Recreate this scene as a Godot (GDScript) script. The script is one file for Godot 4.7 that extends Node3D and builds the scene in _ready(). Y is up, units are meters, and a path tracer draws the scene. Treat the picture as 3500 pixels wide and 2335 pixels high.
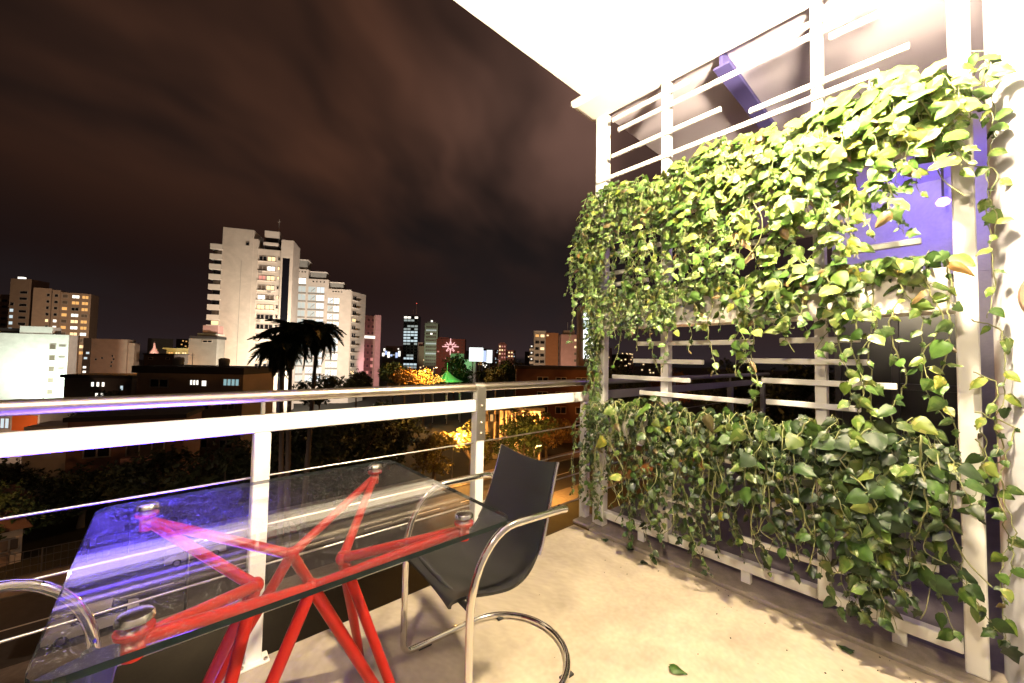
extends Node3D

const GROUND := -17.0
var used := {}
var rng := RandomNumberGenerator.new()
var M := {}
var leaf_meshes: Array[ArrayMesh] = []

# ---------------------------------------------------------------- naming
func numbered(called: String) -> String:
	if not used.has(called):
		used[called] = 0
		return called
	used[called] += 1
	return "%s_%03d" % [called, used[called]]

func tag(o: Node3D, label: String, category: String, group := "", kind := "") -> void:
	o.set_meta("label", label)
	if category != "":
		o.set_meta("category", category)
	if group != "":
		o.set_meta("group", group)
	if kind != "":
		o.set_meta("kind", kind)

func thing(called: String, label: String, category: String, at := Vector3.ZERO, turn := 0.0, group := "") -> Node3D:
	var o := Node3D.new()
	o.name = numbered(called)
	add_child(o)
	o.position = at
	o.rotation.y = turn
	tag(o, label, category, group)
	return o

func put(called: String, mesh: Mesh, m: Material, parent: Node) -> MeshInstance3D:
	var o := MeshInstance3D.new()
	o.name = numbered(called) if parent == self else called
	o.mesh = mesh
	o.material_override = m
	parent.add_child(o, true)
	return o

func build(called: String, s: SurfaceTool, m: Material, parent: Node) -> MeshInstance3D:
	s.generate_normals()
	return put(called, s.commit(), m, parent)

func struct(called: String, s: SurfaceTool, m: Material, label: String) -> MeshInstance3D:
	var o := build(called, s, m, self)
	o.set_meta("kind", "structure")
	o.set_meta("label", label)
	return o

# ---------------------------------------------------------------- materials
func mat(lin: Color, rough := 0.7, metal := 0.0) -> StandardMaterial3D:
	var m := StandardMaterial3D.new()
	m.albedo_color = Color(lin.r, lin.g, lin.b).linear_to_srgb()
	m.roughness = rough
	m.metallic = metal
	return m

func glow(lin: Color, energy: float) -> StandardMaterial3D:
	var m := mat(lin * 0.3, 0.6)
	m.emission_enabled = true
	m.emission = Color(lin.r, lin.g, lin.b).linear_to_srgb()
	m.emission_energy_multiplier = energy
	return m

func grain(m: StandardMaterial3D, tex: Texture2D, scale: float) -> StandardMaterial3D:
	m.albedo_texture = tex
	m.uv1_triplanar = true
	m.uv1_world_triplanar = true
	m.uv1_scale = Vector3.ONE * scale
	return m

func noise(freq: float, oct: int, sd: int) -> FastNoiseLite:
	var n := FastNoiseLite.new()
	n.seed = sd
	n.frequency = freq
	n.fractal_octaves = oct
	n.noise_type = FastNoiseLite.TYPE_SIMPLEX_SMOOTH
	return n

# a grey map of fine and coarse mottling; it tiles because the texture is mirrored round a torus
func mottle(size: int, lo: float, hi: float, freq: float, sd: int, tint := Color.WHITE) -> ImageTexture:
	var im := Image.create(size, size, false, Image.FORMAT_RGB8)
	var a := noise(freq, 4, sd)
	var b := noise(freq * 9.0, 2, sd + 7)
	var r := size / TAU
	for y in size:
		for x in size:
			var u := x * TAU / size
			var v := y * TAU / size
			var q := Vector3(cos(u) * r, sin(u) * r, cos(v) * r)
			var w := sin(v) * r
			var k := 0.5 + 0.65 * a.get_noise_3d(q.x + w * 0.31, q.y - w * 0.53, q.z + w * 0.79) + 0.28 * b.get_noise_3d(q.x - w * 0.6, q.y + w * 0.44, q.z + w * 0.67)
			var g := lerpf(lo, hi, clampf(k, 0.0, 1.0))
			im.set_pixel(x, y, Color(g * tint.r, g * tint.g, g * tint.b))
	im.generate_mipmaps()
	return ImageTexture.create_from_image(im)

func dust_map(size: int) -> ImageTexture:
	var im := Image.create(size, size, false, Image.FORMAT_RGBA8)
	var a := noise(0.02, 4, 31)
	var r := RandomNumberGenerator.new()
	r.seed = 77
	for y in size:
		for x in size:
			var k := clampf(0.55 + 0.9 * a.get_noise_2d(x, y), 0.0, 1.0)
			var s := r.randf()
			var al := 0.001 + 0.010 * k
			if s > 0.955:
				al = 0.12 + 0.26 * k
			im.set_pixel(x, y, Color(0.92, 0.92, 0.95, al))
	return ImageTexture.create_from_image(im)

func make_materials() -> void:
	var plaster := mottle(256, 0.88, 1.0, 0.03, 5)
	var dirt := mottle(512, 0.82, 1.0, 0.02, 11, Color(1.0, 0.98, 0.95))
	M.white = mat(Color(0.78, 0.77, 0.74), 0.38)
	M.white_metal = mat(Color(0.76, 0.75, 0.72), 0.35)
	M.planter = grain(mat(Color(0.80, 0.76, 0.70), 0.5), plaster, 1.3)
	M.ceiling = mat(Color(0.82, 0.80, 0.77), 0.8)
	M.column = grain(mat(Color(0.56, 0.56, 0.60), 0.5), plaster, 0.6)
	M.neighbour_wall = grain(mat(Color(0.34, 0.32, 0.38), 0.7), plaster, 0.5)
	M.violet_steel = mat(Color(0.075, 0.065, 0.22), 0.5)  # dark violet base colour of the beam
	M.ceiling_dim_panel = mat(Color(0.56, 0.51, 0.60), 0.8)  # grey that stands in for weaker light on the shared white roof
	M.deck = grain(mat(Color(0.48, 0.425, 0.335), 0.6), dirt, 0.36)
	M.deck.heightmap_enabled = true
	M.deck.heightmap_texture = dirt
	M.deck.heightmap_scale = 0.08
	M.deck_shaded = grain(mat(Color(0.13, 0.115, 0.13), 0.45), dirt, 0.5)  # same concrete as the deck, with the dim light put into its colour
	M.kerb = grain(mat(Color(0.34, 0.30, 0.26), 0.8), dirt, 1.4)
	M.edge = grain(mat(Color(0.36, 0.31, 0.25), 0.8), dirt, 0.8)
	M.steel = mat(Color(0.48, 0.42, 0.35), 0.36, 1.0)
	M.brushed = mat(Color(0.50, 0.47, 0.43), 0.42, 1.0)
	M.chrome = mat(Color(0.78, 0.76, 0.73), 0.09, 1.0)
	M.cable = mat(Color(0.55, 0.52, 0.48), 0.35, 1.0)
	M.red = mat(Color(0.27, 0.011, 0.006), 0.36)
	M.red.metallic_specular = 0.32
	M.red.clearcoat_enabled = true
	M.red.clearcoat = 0.15
	M.red.clearcoat_roughness = 0.15
	M.leather = mat(Color(0.013, 0.0125, 0.012), 0.48)
	M.leather.metallic_specular = 0.38
	M.rubber = mat(Color(0.012, 0.012, 0.012), 0.7)
	M.glass = mat(Color(0.9, 1.0, 0.97), 0.015)
	M.glass.albedo_color.a = 0.003
	M.glass.transparency = BaseMaterial3D.TRANSPARENCY_ALPHA
	M.glass_edge = mat(Color(0.0015, 0.007, 0.006), 0.08)
	M.disc = mat(Color(0.55, 0.53, 0.50), 0.27, 1.0)
	M.dust = StandardMaterial3D.new()
	M.dust.albedo_texture = dust_map(512)
	M.dust.transparency = BaseMaterial3D.TRANSPARENCY_ALPHA
	M.dust.roughness = 0.9
	M.dust.backlight_enabled = true
	M.dust.backlight = Color(1.0, 1.0, 1.0)
	M.dark_glass = mat(Color(0.006, 0.006, 0.009), 0.08)
	M.door_glass = mat(Color(0.003, 0.003, 0.004), 0.32)
	M.shaded_white_metal = mat(Color(0.26, 0.25, 0.26), 0.45)  # darker copy of the white metal, coloured as if out of the lamplight
	M.dark_frame = mat(Color(0.020, 0.014, 0.014), 0.5)
	M.soil = mat(Color(0.03, 0.02, 0.014), 0.95)
	M.bronze = mat(Color(0.26, 0.17, 0.12), 0.5, 0.2)
	# city
	M.cream = grain(mat(Color(0.56, 0.50, 0.43), 0.85), plaster, 0.05)
	M.cream_trim = mat(Color(0.58, 0.53, 0.47), 0.8)
	M.pale = grain(mat(Color(0.60, 0.60, 0.57), 0.85), plaster, 0.07)
	M.brown = grain(mat(Color(0.29, 0.21, 0.155), 0.9), plaster, 0.06)
	M.orange_wall = grain(mat(Color(0.42, 0.19, 0.085), 0.9), plaster, 0.08)
	M.orange_panel = mat(Color(0.62, 0.13, 0.02), 0.7)
	M.red_wall = grain(mat(Color(0.22, 0.12, 0.09), 0.9), plaster, 0.1)
	M.maroon = grain(mat(Color(0.10, 0.052, 0.04), 0.9), plaster, 0.1)
	M.pink_wall = grain(mat(Color(0.50, 0.30, 0.28), 0.9), plaster, 0.06)
	M.grey_wall = grain(mat(Color(0.24, 0.24, 0.22), 0.9), plaster, 0.06)
	M.dark_wall = grain(mat(Color(0.08, 0.065, 0.055), 0.9), plaster, 0.06)
	M.green_wall = grain(mat(Color(0.30, 0.33, 0.27), 0.85), plaster, 0.08)
	M.roof_dark = mat(Color(0.022, 0.02, 0.02), 0.9)
	M.roof_tile = grain(mat(Color(0.15, 0.085, 0.055), 0.9), plaster, 0.6)
	M.tent = mat(Color(0.12, 0.42, 0.20), 0.6)
	M.window = mat(Color(0.010, 0.010, 0.012), 0.15)
	M.window_dim = mat(Color(0.10, 0.075, 0.055), 0.5)
	M.frame = mat(Color(0.30, 0.27, 0.24), 0.6)
	M.lit_warm = glow(Color(1.0, 0.70, 0.36), 1.5)
	M.lit_amber = glow(Color(1.0, 0.52, 0.16), 0.9)
	M.lit_white = glow(Color(1.0, 0.94, 0.82), 1.8)
	M.lit_cool = glow(Color(0.72, 0.88, 0.95), 0.85)
	M.lit_soft = glow(Color(0.75, 0.86, 0.84), 0.40)
	M.lit_pink = glow(Color(1.0, 0.42, 0.34), 0.55)
	M.lit_cyan = glow(Color(0.45, 0.75, 0.80), 0.6)
	M.lit_blue = glow(Color(0.50, 0.62, 1.0), 1.1)
	M.lit_red = glow(Color(1.0, 0.12, 0.08), 1.6)
	M.lit_sign = glow(Color(0.92, 1.0, 0.97), 2.4)
	M.lit_star = glow(Color(1.0, 0.55, 0.55), 1.3)
	M.lamp_warm = glow(Color(1.0, 0.72, 0.36), 6.0)
	M.lamp_white = glow(Color(0.92, 1.0, 0.93), 8.0)
	M.lamp_globe = glow(Color(1.0, 0.90, 0.72), 9.0)
	M.lamp_violet = glow(Color(0.30, 0.18, 1.0), 6.0)
	M.lamp_green = glow(Color(0.15, 1.0, 0.35), 4.0)
	M.asphalt = grain(mat(Color(0.055, 0.052, 0.05), 0.85), dirt, 0.12)
	M.pavement = grain(mat(Color(0.24, 0.21, 0.18), 0.85), dirt, 0.2)
	M.paint = mat(Color(0.7, 0.68, 0.6), 0.7)
	M.earth = grain(mat(Color(0.030, 0.030, 0.018), 0.95), dirt, 0.05)
	M.grass = mat(Color(0.03, 0.06, 0.015), 0.9)
	M.bark = mat(Color(0.12, 0.09, 0.065), 0.9)
	M.palm_bark = mat(Color(0.07, 0.055, 0.05), 0.9)
	M.crown = mat(Color(1, 1, 1), 0.6)
	M.crown.vertex_color_use_as_albedo = true
	M.crown.backlight_enabled = true
	M.crown.backlight = Color(0.3, 0.3, 0.3)
	M.frond = mat(Color(0.020, 0.032, 0.014), 0.5)
	M.fence = mat(Color(0.10, 0.10, 0.11), 0.6, 0.5)
	M.stem = mat(Color(0.20, 0.21, 0.085), 0.6)
	M.twig = mat(Color(0.14, 0.10, 0.05), 0.8)
	for k in 5:
		var tint: Color = [Color(1, 1, 1), Color(0.38, 0.46, 0.30), Color(1.6, 1.6, 1.6), Color(0.18, 0.24, 0.15), Color(1.25, 1.05, 0.6)][k]
		var m := StandardMaterial3D.new()
		m.albedo_color = Color(minf(tint.r * 0.62, 1), minf(tint.g * 0.62, 1), minf(tint.b * 0.62, 1)).linear_to_srgb()
		m.vertex_color_use_as_albedo = true
		m.roughness = [0.42, 0.5, 0.38, 0.55, 0.6][k]
		m.backlight_enabled = true
		m.backlight = Color(0.45, 0.45, 0.45)
		M["leaf%d" % k] = m

# ---------------------------------------------------------------- shapes
func st(smooth := false) -> SurfaceTool:
	var s := SurfaceTool.new()
	s.begin(Mesh.PRIMITIVE_TRIANGLES)
	s.set_smooth_group(0 if smooth else -1)
	return s

func tri(s: SurfaceTool, a: Vector3, b: Vector3, c: Vector3, inside: Vector3) -> void:
	var n := (c - a).cross(b - a)
	if n.dot((a + b + c) / 3.0 - inside) < 0.0:
		var t := b
		b = c
		c = t
	for p in [a, b, c]:
		s.add_vertex(p)

func quad(s: SurfaceTool, a: Vector3, b: Vector3, c: Vector3, d: Vector3, inside: Vector3) -> void:
	tri(s, a, b, c, inside)
	tri(s, a, c, d, inside)

# a box with chamfered edges (no chamfer when bev is 0)
func box(s: SurfaceTool, lo: Vector3, hi: Vector3, bev := 0.0, xf := Transform3D.IDENTITY) -> void:
	var c := (lo + hi) * 0.5
	var h := (hi - lo) * 0.5
	h = h.abs()
	var mid := xf * c
	if bev <= 0.0:
		for ax in 3:
			for sg in [-1.0, 1.0]:
				var q: Array[Vector3] = []
				for uv in [[-1, -1], [1, -1], [1, 1], [-1, 1]]:
					var p := Vector3.ZERO
					p[ax] = sg * h[ax]
					p[(ax + 1) % 3] = uv[0] * h[(ax + 1) % 3]
					p[(ax + 2) % 3] = uv[1] * h[(ax + 2) % 3]
					q.append(xf * (c + p))
				quad(s, q[0], q[1], q[2], q[3], mid)
		return
	var corner := func(sx: float, sy: float, sz: float, ax: int) -> Vector3:
		var p := Vector3(sx * (h.x - bev), sy * (h.y - bev), sz * (h.z - bev))
		p[ax] = [sx * h.x, sy * h.y, sz * h.z][ax]
		return xf * (c + p)
	for ax in 3:
		for sg in [-1.0, 1.0]:
			var q: Array[Vector3] = []
			for uv in [[-1, -1], [1, -1], [1, 1], [-1, 1]]:
				var v := [0.0, 0.0, 0.0]
				v[ax] = sg
				v[(ax + 1) % 3] = uv[0]
				v[(ax + 2) % 3] = uv[1]
				q.append(corner.call(v[0], v[1], v[2], ax))
			quad(s, q[0], q[1], q[2], q[3], mid)
	for ax in 3:
		var a1 := (ax + 1) % 3
		var a2 := (ax + 2) % 3
		for s1 in [-1.0, 1.0]:
			for s2 in [-1.0, 1.0]:
				var q: Array[Vector3] = []
				for e in [[-1.0, a1], [1.0, a1], [1.0, a2], [-1.0, a2]]:
					var v := [0.0, 0.0, 0.0]
					v[ax] = e[0]
					v[a1] = s1
					v[a2] = s2
					q.append(corner.call(v[0], v[1], v[2], e[1]))
				quad(s, q[0], q[1], q[2], q[3], mid)
	for sx in [-1.0, 1.0]:
		for sy in [-1.0, 1.0]:
			for sz in [-1.0, 1.0]:
				tri(s, corner.call(sx, sy, sz, 0), corner.call(sx, sy, sz, 1), corner.call(sx, sy, sz, 2), mid)

func box_part(called: String, lo: Vector3, hi: Vector3, m: Material, parent: Node, bev := 0.0) -> MeshInstance3D:
	var s := st()
	box(s, lo, hi, bev)
	return build(called, s, m, parent)

func tube(s: SurfaceTool, pts: Array, radii, sides := 8, caps := true) -> void:
	var n := pts.size()
	var t: Vector3 = (pts[1] - pts[0]).normalized()
	var u := t.cross(Vector3.UP)
	if u.length() < 0.05:
		u = t.cross(Vector3.RIGHT)
	u = u.normalized()
	var rings: Array = []
	for i in n:
		var d: Vector3 = (pts[mini(i + 1, n - 1)] - pts[maxi(i - 1, 0)]).normalized()
		u = (u - d * u.dot(d)).normalized()
		var w := d.cross(u)
		var r: float = radii if radii is float else radii[i]
		var ring: Array[Vector3] = []
		for k in sides:
			var a := TAU * k / sides
			ring.append(pts[i] + (u * cos(a) + w * sin(a)) * r)
		rings.append(ring)
	for i in n - 1:
		var mid: Vector3 = (pts[i] + pts[i + 1]) * 0.5
		for k in sides:
			var k2 := (k + 1) % sides
			quad(s, rings[i][k], rings[i][k2], rings[i + 1][k2], rings[i + 1][k], mid)
	if caps:
		s.set_smooth_group(-1)
		for k in range(1, sides - 1):
			tri(s, rings[0][0], rings[0][k], rings[0][k + 1], pts[1])
			tri(s, rings[n - 1][0], rings[n - 1][k], rings[n - 1][k + 1], pts[n - 2])
		s.set_smooth_group(0)

func tube_part(called: String, pts: Array, radii, m: Material, parent: Node, sides := 10) -> MeshInstance3D:
	var s := st(true)
	tube(s, pts, radii, sides)
	return build(called, s, m, parent)

# profile: (radius, height) pairs turned round the y axis at c; sharp turns of the profile stay sharp
func lathe(s: SurfaceTool, profile: Array, c: Vector3, sides := 20) -> void:
	var rising: bool = profile[profile.size() - 1].y >= profile[0].y
	var group := 1
	for i in profile.size() - 1:
		var p: Vector2 = profile[i]
		var q: Vector2 = profile[i + 1]
		var d := q - p
		if i > 0 and absf((p - profile[i - 1]).angle_to(d)) > 0.7:
			group += 1
		s.set_smooth_group(group)
		var n := Vector2(d.y, -d.x) if rising else Vector2(-d.y, d.x)
		for k in sides:
			var a := TAU * k / sides
			var b := TAU * (k + 1) / sides
			var f := func(r: Vector2, an: float) -> Vector3: return c + Vector3(cos(an) * r.x, r.y, sin(an) * r.x)
			var h := (a + b) * 0.5
			var inside: Vector3 = f.call((p + q) * 0.5, h) - Vector3(cos(h) * n.x, n.y, sin(h) * n.x) * 50.0
			if p.x > 1e-6:
				tri(s, f.call(p, a), f.call(p, b), f.call(q, b), inside)
			if q.x > 1e-6:
				tri(s, f.call(p, a), f.call(q, b), f.call(q, a), inside)
	s.set_smooth_group(0)

func smooth_path(keys: Array, per := 6) -> Array:
	var c := Curve3D.new()
	for i in keys.size():
		var a: Vector3 = keys[maxi(i - 1, 0)]
		var b: Vector3 = keys[mini(i + 1, keys.size() - 1)]
		var d := (b - a) / 6.0
		c.add_point(keys[i], -d, d)
	var out: Array = []
	for i in keys.size() - 1:
		for k in per:
			out.append(c.sample(i, float(k) / per))
	out.append(keys[keys.size() - 1])
	return out

func lookup(table: Array, x: float) -> float:
	if x <= table[0].x:
		return table[0].y
	for i in table.size() - 1:
		if x <= table[i + 1].x:
			return lerpf(table[i].y, table[i + 1].y, (x - table[i].x) / (table[i + 1].x - table[i].x))
	return table[table.size() - 1].y

func omni(at: Vector3, c: Color, e: float, size: float, parent: Node = self) -> void:
	var l := OmniLight3D.new()
	l.light_color = c
	l.light_energy = e
	l.light_size = size
	l.omni_range = 400.0
	l.omni_attenuation = 2.0
	l.shadow_enabled = true
	parent.add_child(l, true)
	l.global_position = at

func spot(at: Vector3, to: Vector3, c: Color, e: float, angle: float) -> void:
	var l := SpotLight3D.new()
	l.light_color = c
	l.light_energy = e
	l.light_size = 0.25
	l.spot_angle = angle
	l.spot_angle_attenuation = 0.8
	l.spot_range = 500.0
	l.spot_attenuation = 2.0
	l.shadow_enabled = true
	add_child(l, true)
	l.look_at_from_position(at, to, Vector3.UP)

# ================================================================ scene
func _ready() -> void:
	rng.seed = 20240
	camera_and_sky()
	make_materials()
	make_leaves()
	terrace()
	neighbour()
	railing()
	trellis()
	plants()
	table()
	chairs()
	terrace_lamps()
	city()
	street()
	trees()
	small_things()

func camera_and_sky() -> void:
	var cam := Camera3D.new()
	cam.name = "camera"
	add_child(cam)
	var yaw := 0.84187
	var pitch := 0.042076
	var roll := 0.018989
	var fw := Vector3(cos(yaw) * cos(pitch), sin(pitch), -sin(yaw) * cos(pitch))
	var right := fw.cross(Vector3.UP).normalized()
	var up := right.cross(fw)
	var r2 := right * cos(roll) + up * sin(roll)
	var u2 := up * cos(roll) - right * sin(roll)
	cam.transform = Transform3D(Basis(r2, u2, -fw), Vector3(-2.3112, 1.17, 1.7943))
	cam.fov = 82.67
	cam.near = 0.03
	cam.far = 3000.0
	cam.current = true
	var env := Environment.new()
	env.background_mode = Environment.BG_SKY
	env.tonemap_mode = Environment.TONE_MAPPER_LINEAR
	env.tonemap_exposure = 1.0
	env.sdfgi_enabled = true
	env.ssao_enabled = true
	env.ssil_enabled = true
	var sky := Sky.new()
	var pm := PanoramaSkyMaterial.new()
	pm.panorama = night_sky()
	sky.sky_material = pm
	env.sky = sky
	var we := WorldEnvironment.new()
	we.name = "world_environment"
	we.environment = env
	add_child(we)
	# the glow of the town behind the house, faint and low
	var sun := DirectionalLight3D.new()
	sun.name = "night_glow"
	sun.light_color = Color(1.0, 0.80, 0.62)
	sun.light_energy = 0.012
	sun.light_angular_distance = 10.0
	sun.shadow_enabled = true
	add_child(sun)
	sun.look_at_from_position(Vector3(-30, 26, 60), Vector3.ZERO, Vector3.UP)

# brown, streaked night cloud lit from below by the town
func night_sky() -> ImageTexture:
	var w := 1024
	var h := 512
	var im := Image.create(w, h, false, Image.FORMAT_RGBF)
	var big := noise(0.55, 3, 4)
	var mid := noise(1.4, 4, 19)
	var fine := noise(5.0, 3, 23)
	var ca := cos(0.62)
	var sa := sin(0.62)
	for y in h:
		var el := (0.5 - (y + 0.5) / h) * PI
		for x in w:
			var az := (x + 0.5) / w * TAU
			var d := Vector3(sin(az) * cos(el), sin(el), -cos(az) * cos(el))
			var c := Vector3(0.0105, 0.0080, 0.0082)
			if d.y > -0.02:
				var k := 1.0 / (maxf(d.y, 0.0) + 0.30)
				var px := (d.x * ca - d.z * sa) * k
				var py := (d.x * sa + d.z * ca) * k
				var wx := 0.12 * mid.get_noise_2d(px * 0.8 + 40.0, py * 0.8)
				var a := big.get_noise_2d(px * 0.62 + 33.3, py * 1.25 + 12.0 + wx)
				var b := mid.get_noise_2d(px * 0.55 + 7.0, py * 1.3 + wx * 2.0)
				var f := fine.get_noise_2d(px * 0.45, py * 0.9)
				var cover := clampf(0.55 + 0.78 * a + 0.42 * b + 0.12 * f, 0.0, 1.0)
				cover = cover * cover * (3.0 - 2.0 * cover)
				# the town's light reaches the cloud more strongly over the centre
				var town := 0.55 + 0.55 * cos(az - 1.45)
				var high := smoothstep(0.14, 0.55, d.y)
				var cloud := Vector3(0.118, 0.048, 0.027).lerp(Vector3(0.150, 0.081, 0.062), smoothstep(0.75, 1.1, town)) * town * lerpf(0.11, 1.12, high)
				var clear := Vector3(0.0075, 0.0055, 0.0050) * (0.6 + 0.7 * town)
				c = clear.lerp(cloud, cover)
				var low := exp(-maxf(d.y, 0.0) * 7.0)
				c = c + Vector3(0.019, 0.0125, 0.0150) * low * (0.5 + 0.6 * town)
			im.set_pixel(x, y, Color(c.x, c.y, c.z))
	return ImageTexture.create_from_image(im)

# ---------------------------------------------------------------- terrace
func terrace() -> void:
	var s := st()
	box(s, Vector3(-6.0, -0.22, 0.012), Vector3(-0.1, 0.0, 2.1), 0.004)
	struct("terrace_floor", s, M.deck, "cream concrete terrace floor with faint stains")
	s = st()
	box(s, Vector3(-6.0, -0.42, -0.02), Vector3(4.6, -0.222, 2.1))
	struct("slab_edge", s, M.edge, "concrete slab edge under the terrace")
	s = st()
	box(s, Vector3(-6.2, 3.02, 0.115), Vector3(4.6, 3.20, 2.6), 0.006)
	struct("roof", s, M.ceiling, "white flat roof over the terraces")
	# the beam over the trellis runs out past the roof edge with a rounded nose
	s = st(true)
	var prof: Array[Vector2] = []
	for k in 7:
		var a := PI / 2 * k / 6
		prof.append(Vector2(0.075 - 0.045 * sin(a), 2.955 + 0.045 * (1.0 - cos(a)) * 0 + 0.05 * (1.0 - sin(a))))
	var beam := PackedVector2Array()
	for k in 9:
		var a := PI * 0.5 * k / 8
		beam.append(Vector2(0.09 - 0.06 * cos(a), 3.0 - 0.05 * sin(a)))
	beam.append(Vector2(2.0, 2.95))
	beam.append(Vector2(2.0, 3.018))
	beam.append(Vector2(0.03, 3.018))
	s = st()
	var n := beam.size()
	var cc := Vector2(1.0, 2.985)
	for k in n:
		var p := beam[k]
		var q := beam[(k + 1) % n]
		quad(s, Vector3(-0.21, p.y, p.x), Vector3(-0.21, q.y, q.x), Vector3(0.02, q.y, q.x), Vector3(0.02, p.y, p.x), Vector3(-0.1, cc.y, cc.x))
		tri(s, Vector3(-0.21, p.y, p.x), Vector3(-0.21, q.y, q.x), Vector3(-0.21, cc.y, cc.x), Vector3(-0.1, cc.y, cc.x))
		tri(s, Vector3(0.02, p.y, p.x), Vector3(0.02, q.y, q.x), Vector3(0.02, cc.y, cc.x), Vector3(-0.1, cc.y, cc.x))
	struct("roof_beam", s, M.ceiling, "white beam over the trellis with a rounded nose")
	s = st()
	box(s, Vector3(-6.0, -0.4, 2.1), Vector3(-0.16, 3.018, 2.35))
	struct("house_wall", s, M.column, "white house wall behind the terrace")
	s = st(true)
	var c := Vector3(0.08, 0, 2.087)
	lathe(s, [Vector2(0.17, -0.2), Vector2(0.17, 3.018)], c, 48)
	var col := build("round_column", s, M.column, self)
	tag(col, "round white column beside the trellis at the house wall", "column")
	var pl := thing("wall_plaque", "brown oval plaque fixed to the round white column", "plaque", c)
	s = st(true)
	lathe(s, [Vector2(0.0, 0.014), Vector2(0.045, 0.012), Vector2(0.055, 0.0), Vector2(0.0, 0.0)], Vector3.ZERO, 24)
	var disc := build("plate", s, M.bronze, pl)
	disc.transform = Transform3D(Basis(Vector3(0, 1.45, 0), Vector3(-0.91, 0, -0.416), Vector3(-0.416, 0, 0.91)), Vector3(-0.91 * 0.169, 1.42, -0.416 * 0.169))

# ---------------------------------------------------------------- the next terrace, seen through the trellis
func neighbour() -> void:
	var s := st()
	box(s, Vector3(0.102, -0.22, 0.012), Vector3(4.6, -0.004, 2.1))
	struct("next_terrace_floor", s, M.deck_shaded, "floor of the next terrace behind the trellis, coloured grey for dim light")
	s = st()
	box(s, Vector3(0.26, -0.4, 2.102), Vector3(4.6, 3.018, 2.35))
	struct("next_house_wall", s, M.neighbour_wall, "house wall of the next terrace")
	s = st()
	box(s, Vector3(3.3, 2.06, 0.95), Vector3(3.42, 3.016, 2.1))
	box(s, Vector3(3.3, 0.0, 1.97), Vector3(3.42, 2.058, 2.1))
	struct("end_wall", s, M.neighbour_wall, "end wall of the next terrace above the dark glass door")
	s = st()
	box(s, Vector3(0.06, 3.006, 0.118), Vector3(4.6, 3.0195, 2.099))  # panel added under the roof so this side looks less brightly lit
	struct("ceiling_dim_panel", s, M.ceiling_dim_panel, "added grey panel that dims the ceiling over the next terrace")
	var d := thing("glass_door", "dark framed glass door on the terrace behind the trellis", "door", Vector3(3.36, 0, 0.95))
	for z in [0.0, 0.46, 0.92]:
		box_part("frame", Vector3(-0.03, 0.0, z), Vector3(0.03, 2.05, z + 0.06), M.dark_frame, d, 0.004)
	for y in [0.0, 0.92, 1.98]:
		for z in [0.062, 0.522]:
			box_part("crossbar", Vector3(-0.025, y + 0.002, z), Vector3(0.025, y + 0.06, z + 0.396), M.dark_frame, d, 0.004)
	for z in [0.062, 0.522]:
		for y in [0.064, 0.984]:
			box_part("pane", Vector3(-0.006, y, z), Vector3(0.006, y + (0.854 if y < 0.5 else 0.994), z + 0.396), M.door_glass, d)
	box_part("handle", Vector3(-0.07, 0.95, 0.55), Vector3(-0.035, 1.15, 0.57), M.dark_frame, d, 0.004)
	var b := thing("violet_beam", "violet steel beam under the next terrace's ceiling", "beam", Vector3(0.05, 2.9, 0.9))
	box_part("flange", Vector3(0, 0, 0), Vector3(1.05, 0.012, 0.09), M.violet_steel, b, 0.002)
	box_part("web", Vector3(0, 0.012, 0.035), Vector3(1.05, 0.118, 0.055), M.violet_steel, b)
	var l := thing("violet_lamp", "small violet lamp under the next terrace's ceiling", "lamp", Vector3(2.75, 2.62, 1.80))
	tube_part("stem", [Vector3(0, 0.02, 0), Vector3(0, 0.398, 0)], 0.008, M.dark_frame, l, 8)
	s = st(true)
	lathe(s, [Vector2(0.0, -0.05), Vector2(0.04, -0.03), Vector2(0.05, 0.0), Vector2(0.03, 0.03), Vector2(0.0, 0.04)], Vector3.ZERO, 16)
	build("lamp_bulb", s, M.lamp_violet, l)
	omni(Vector3(2.75, 2.62, 1.80), Color(0.50, 0.40, 1.0), 0.22, 0.05)
	spot(Vector3(2.69, 2.62, 1.76), Vector3(3.3, 2.66, 1.5), Color(0.44, 0.34, 1.0), 1.1, 62.0)

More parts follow.
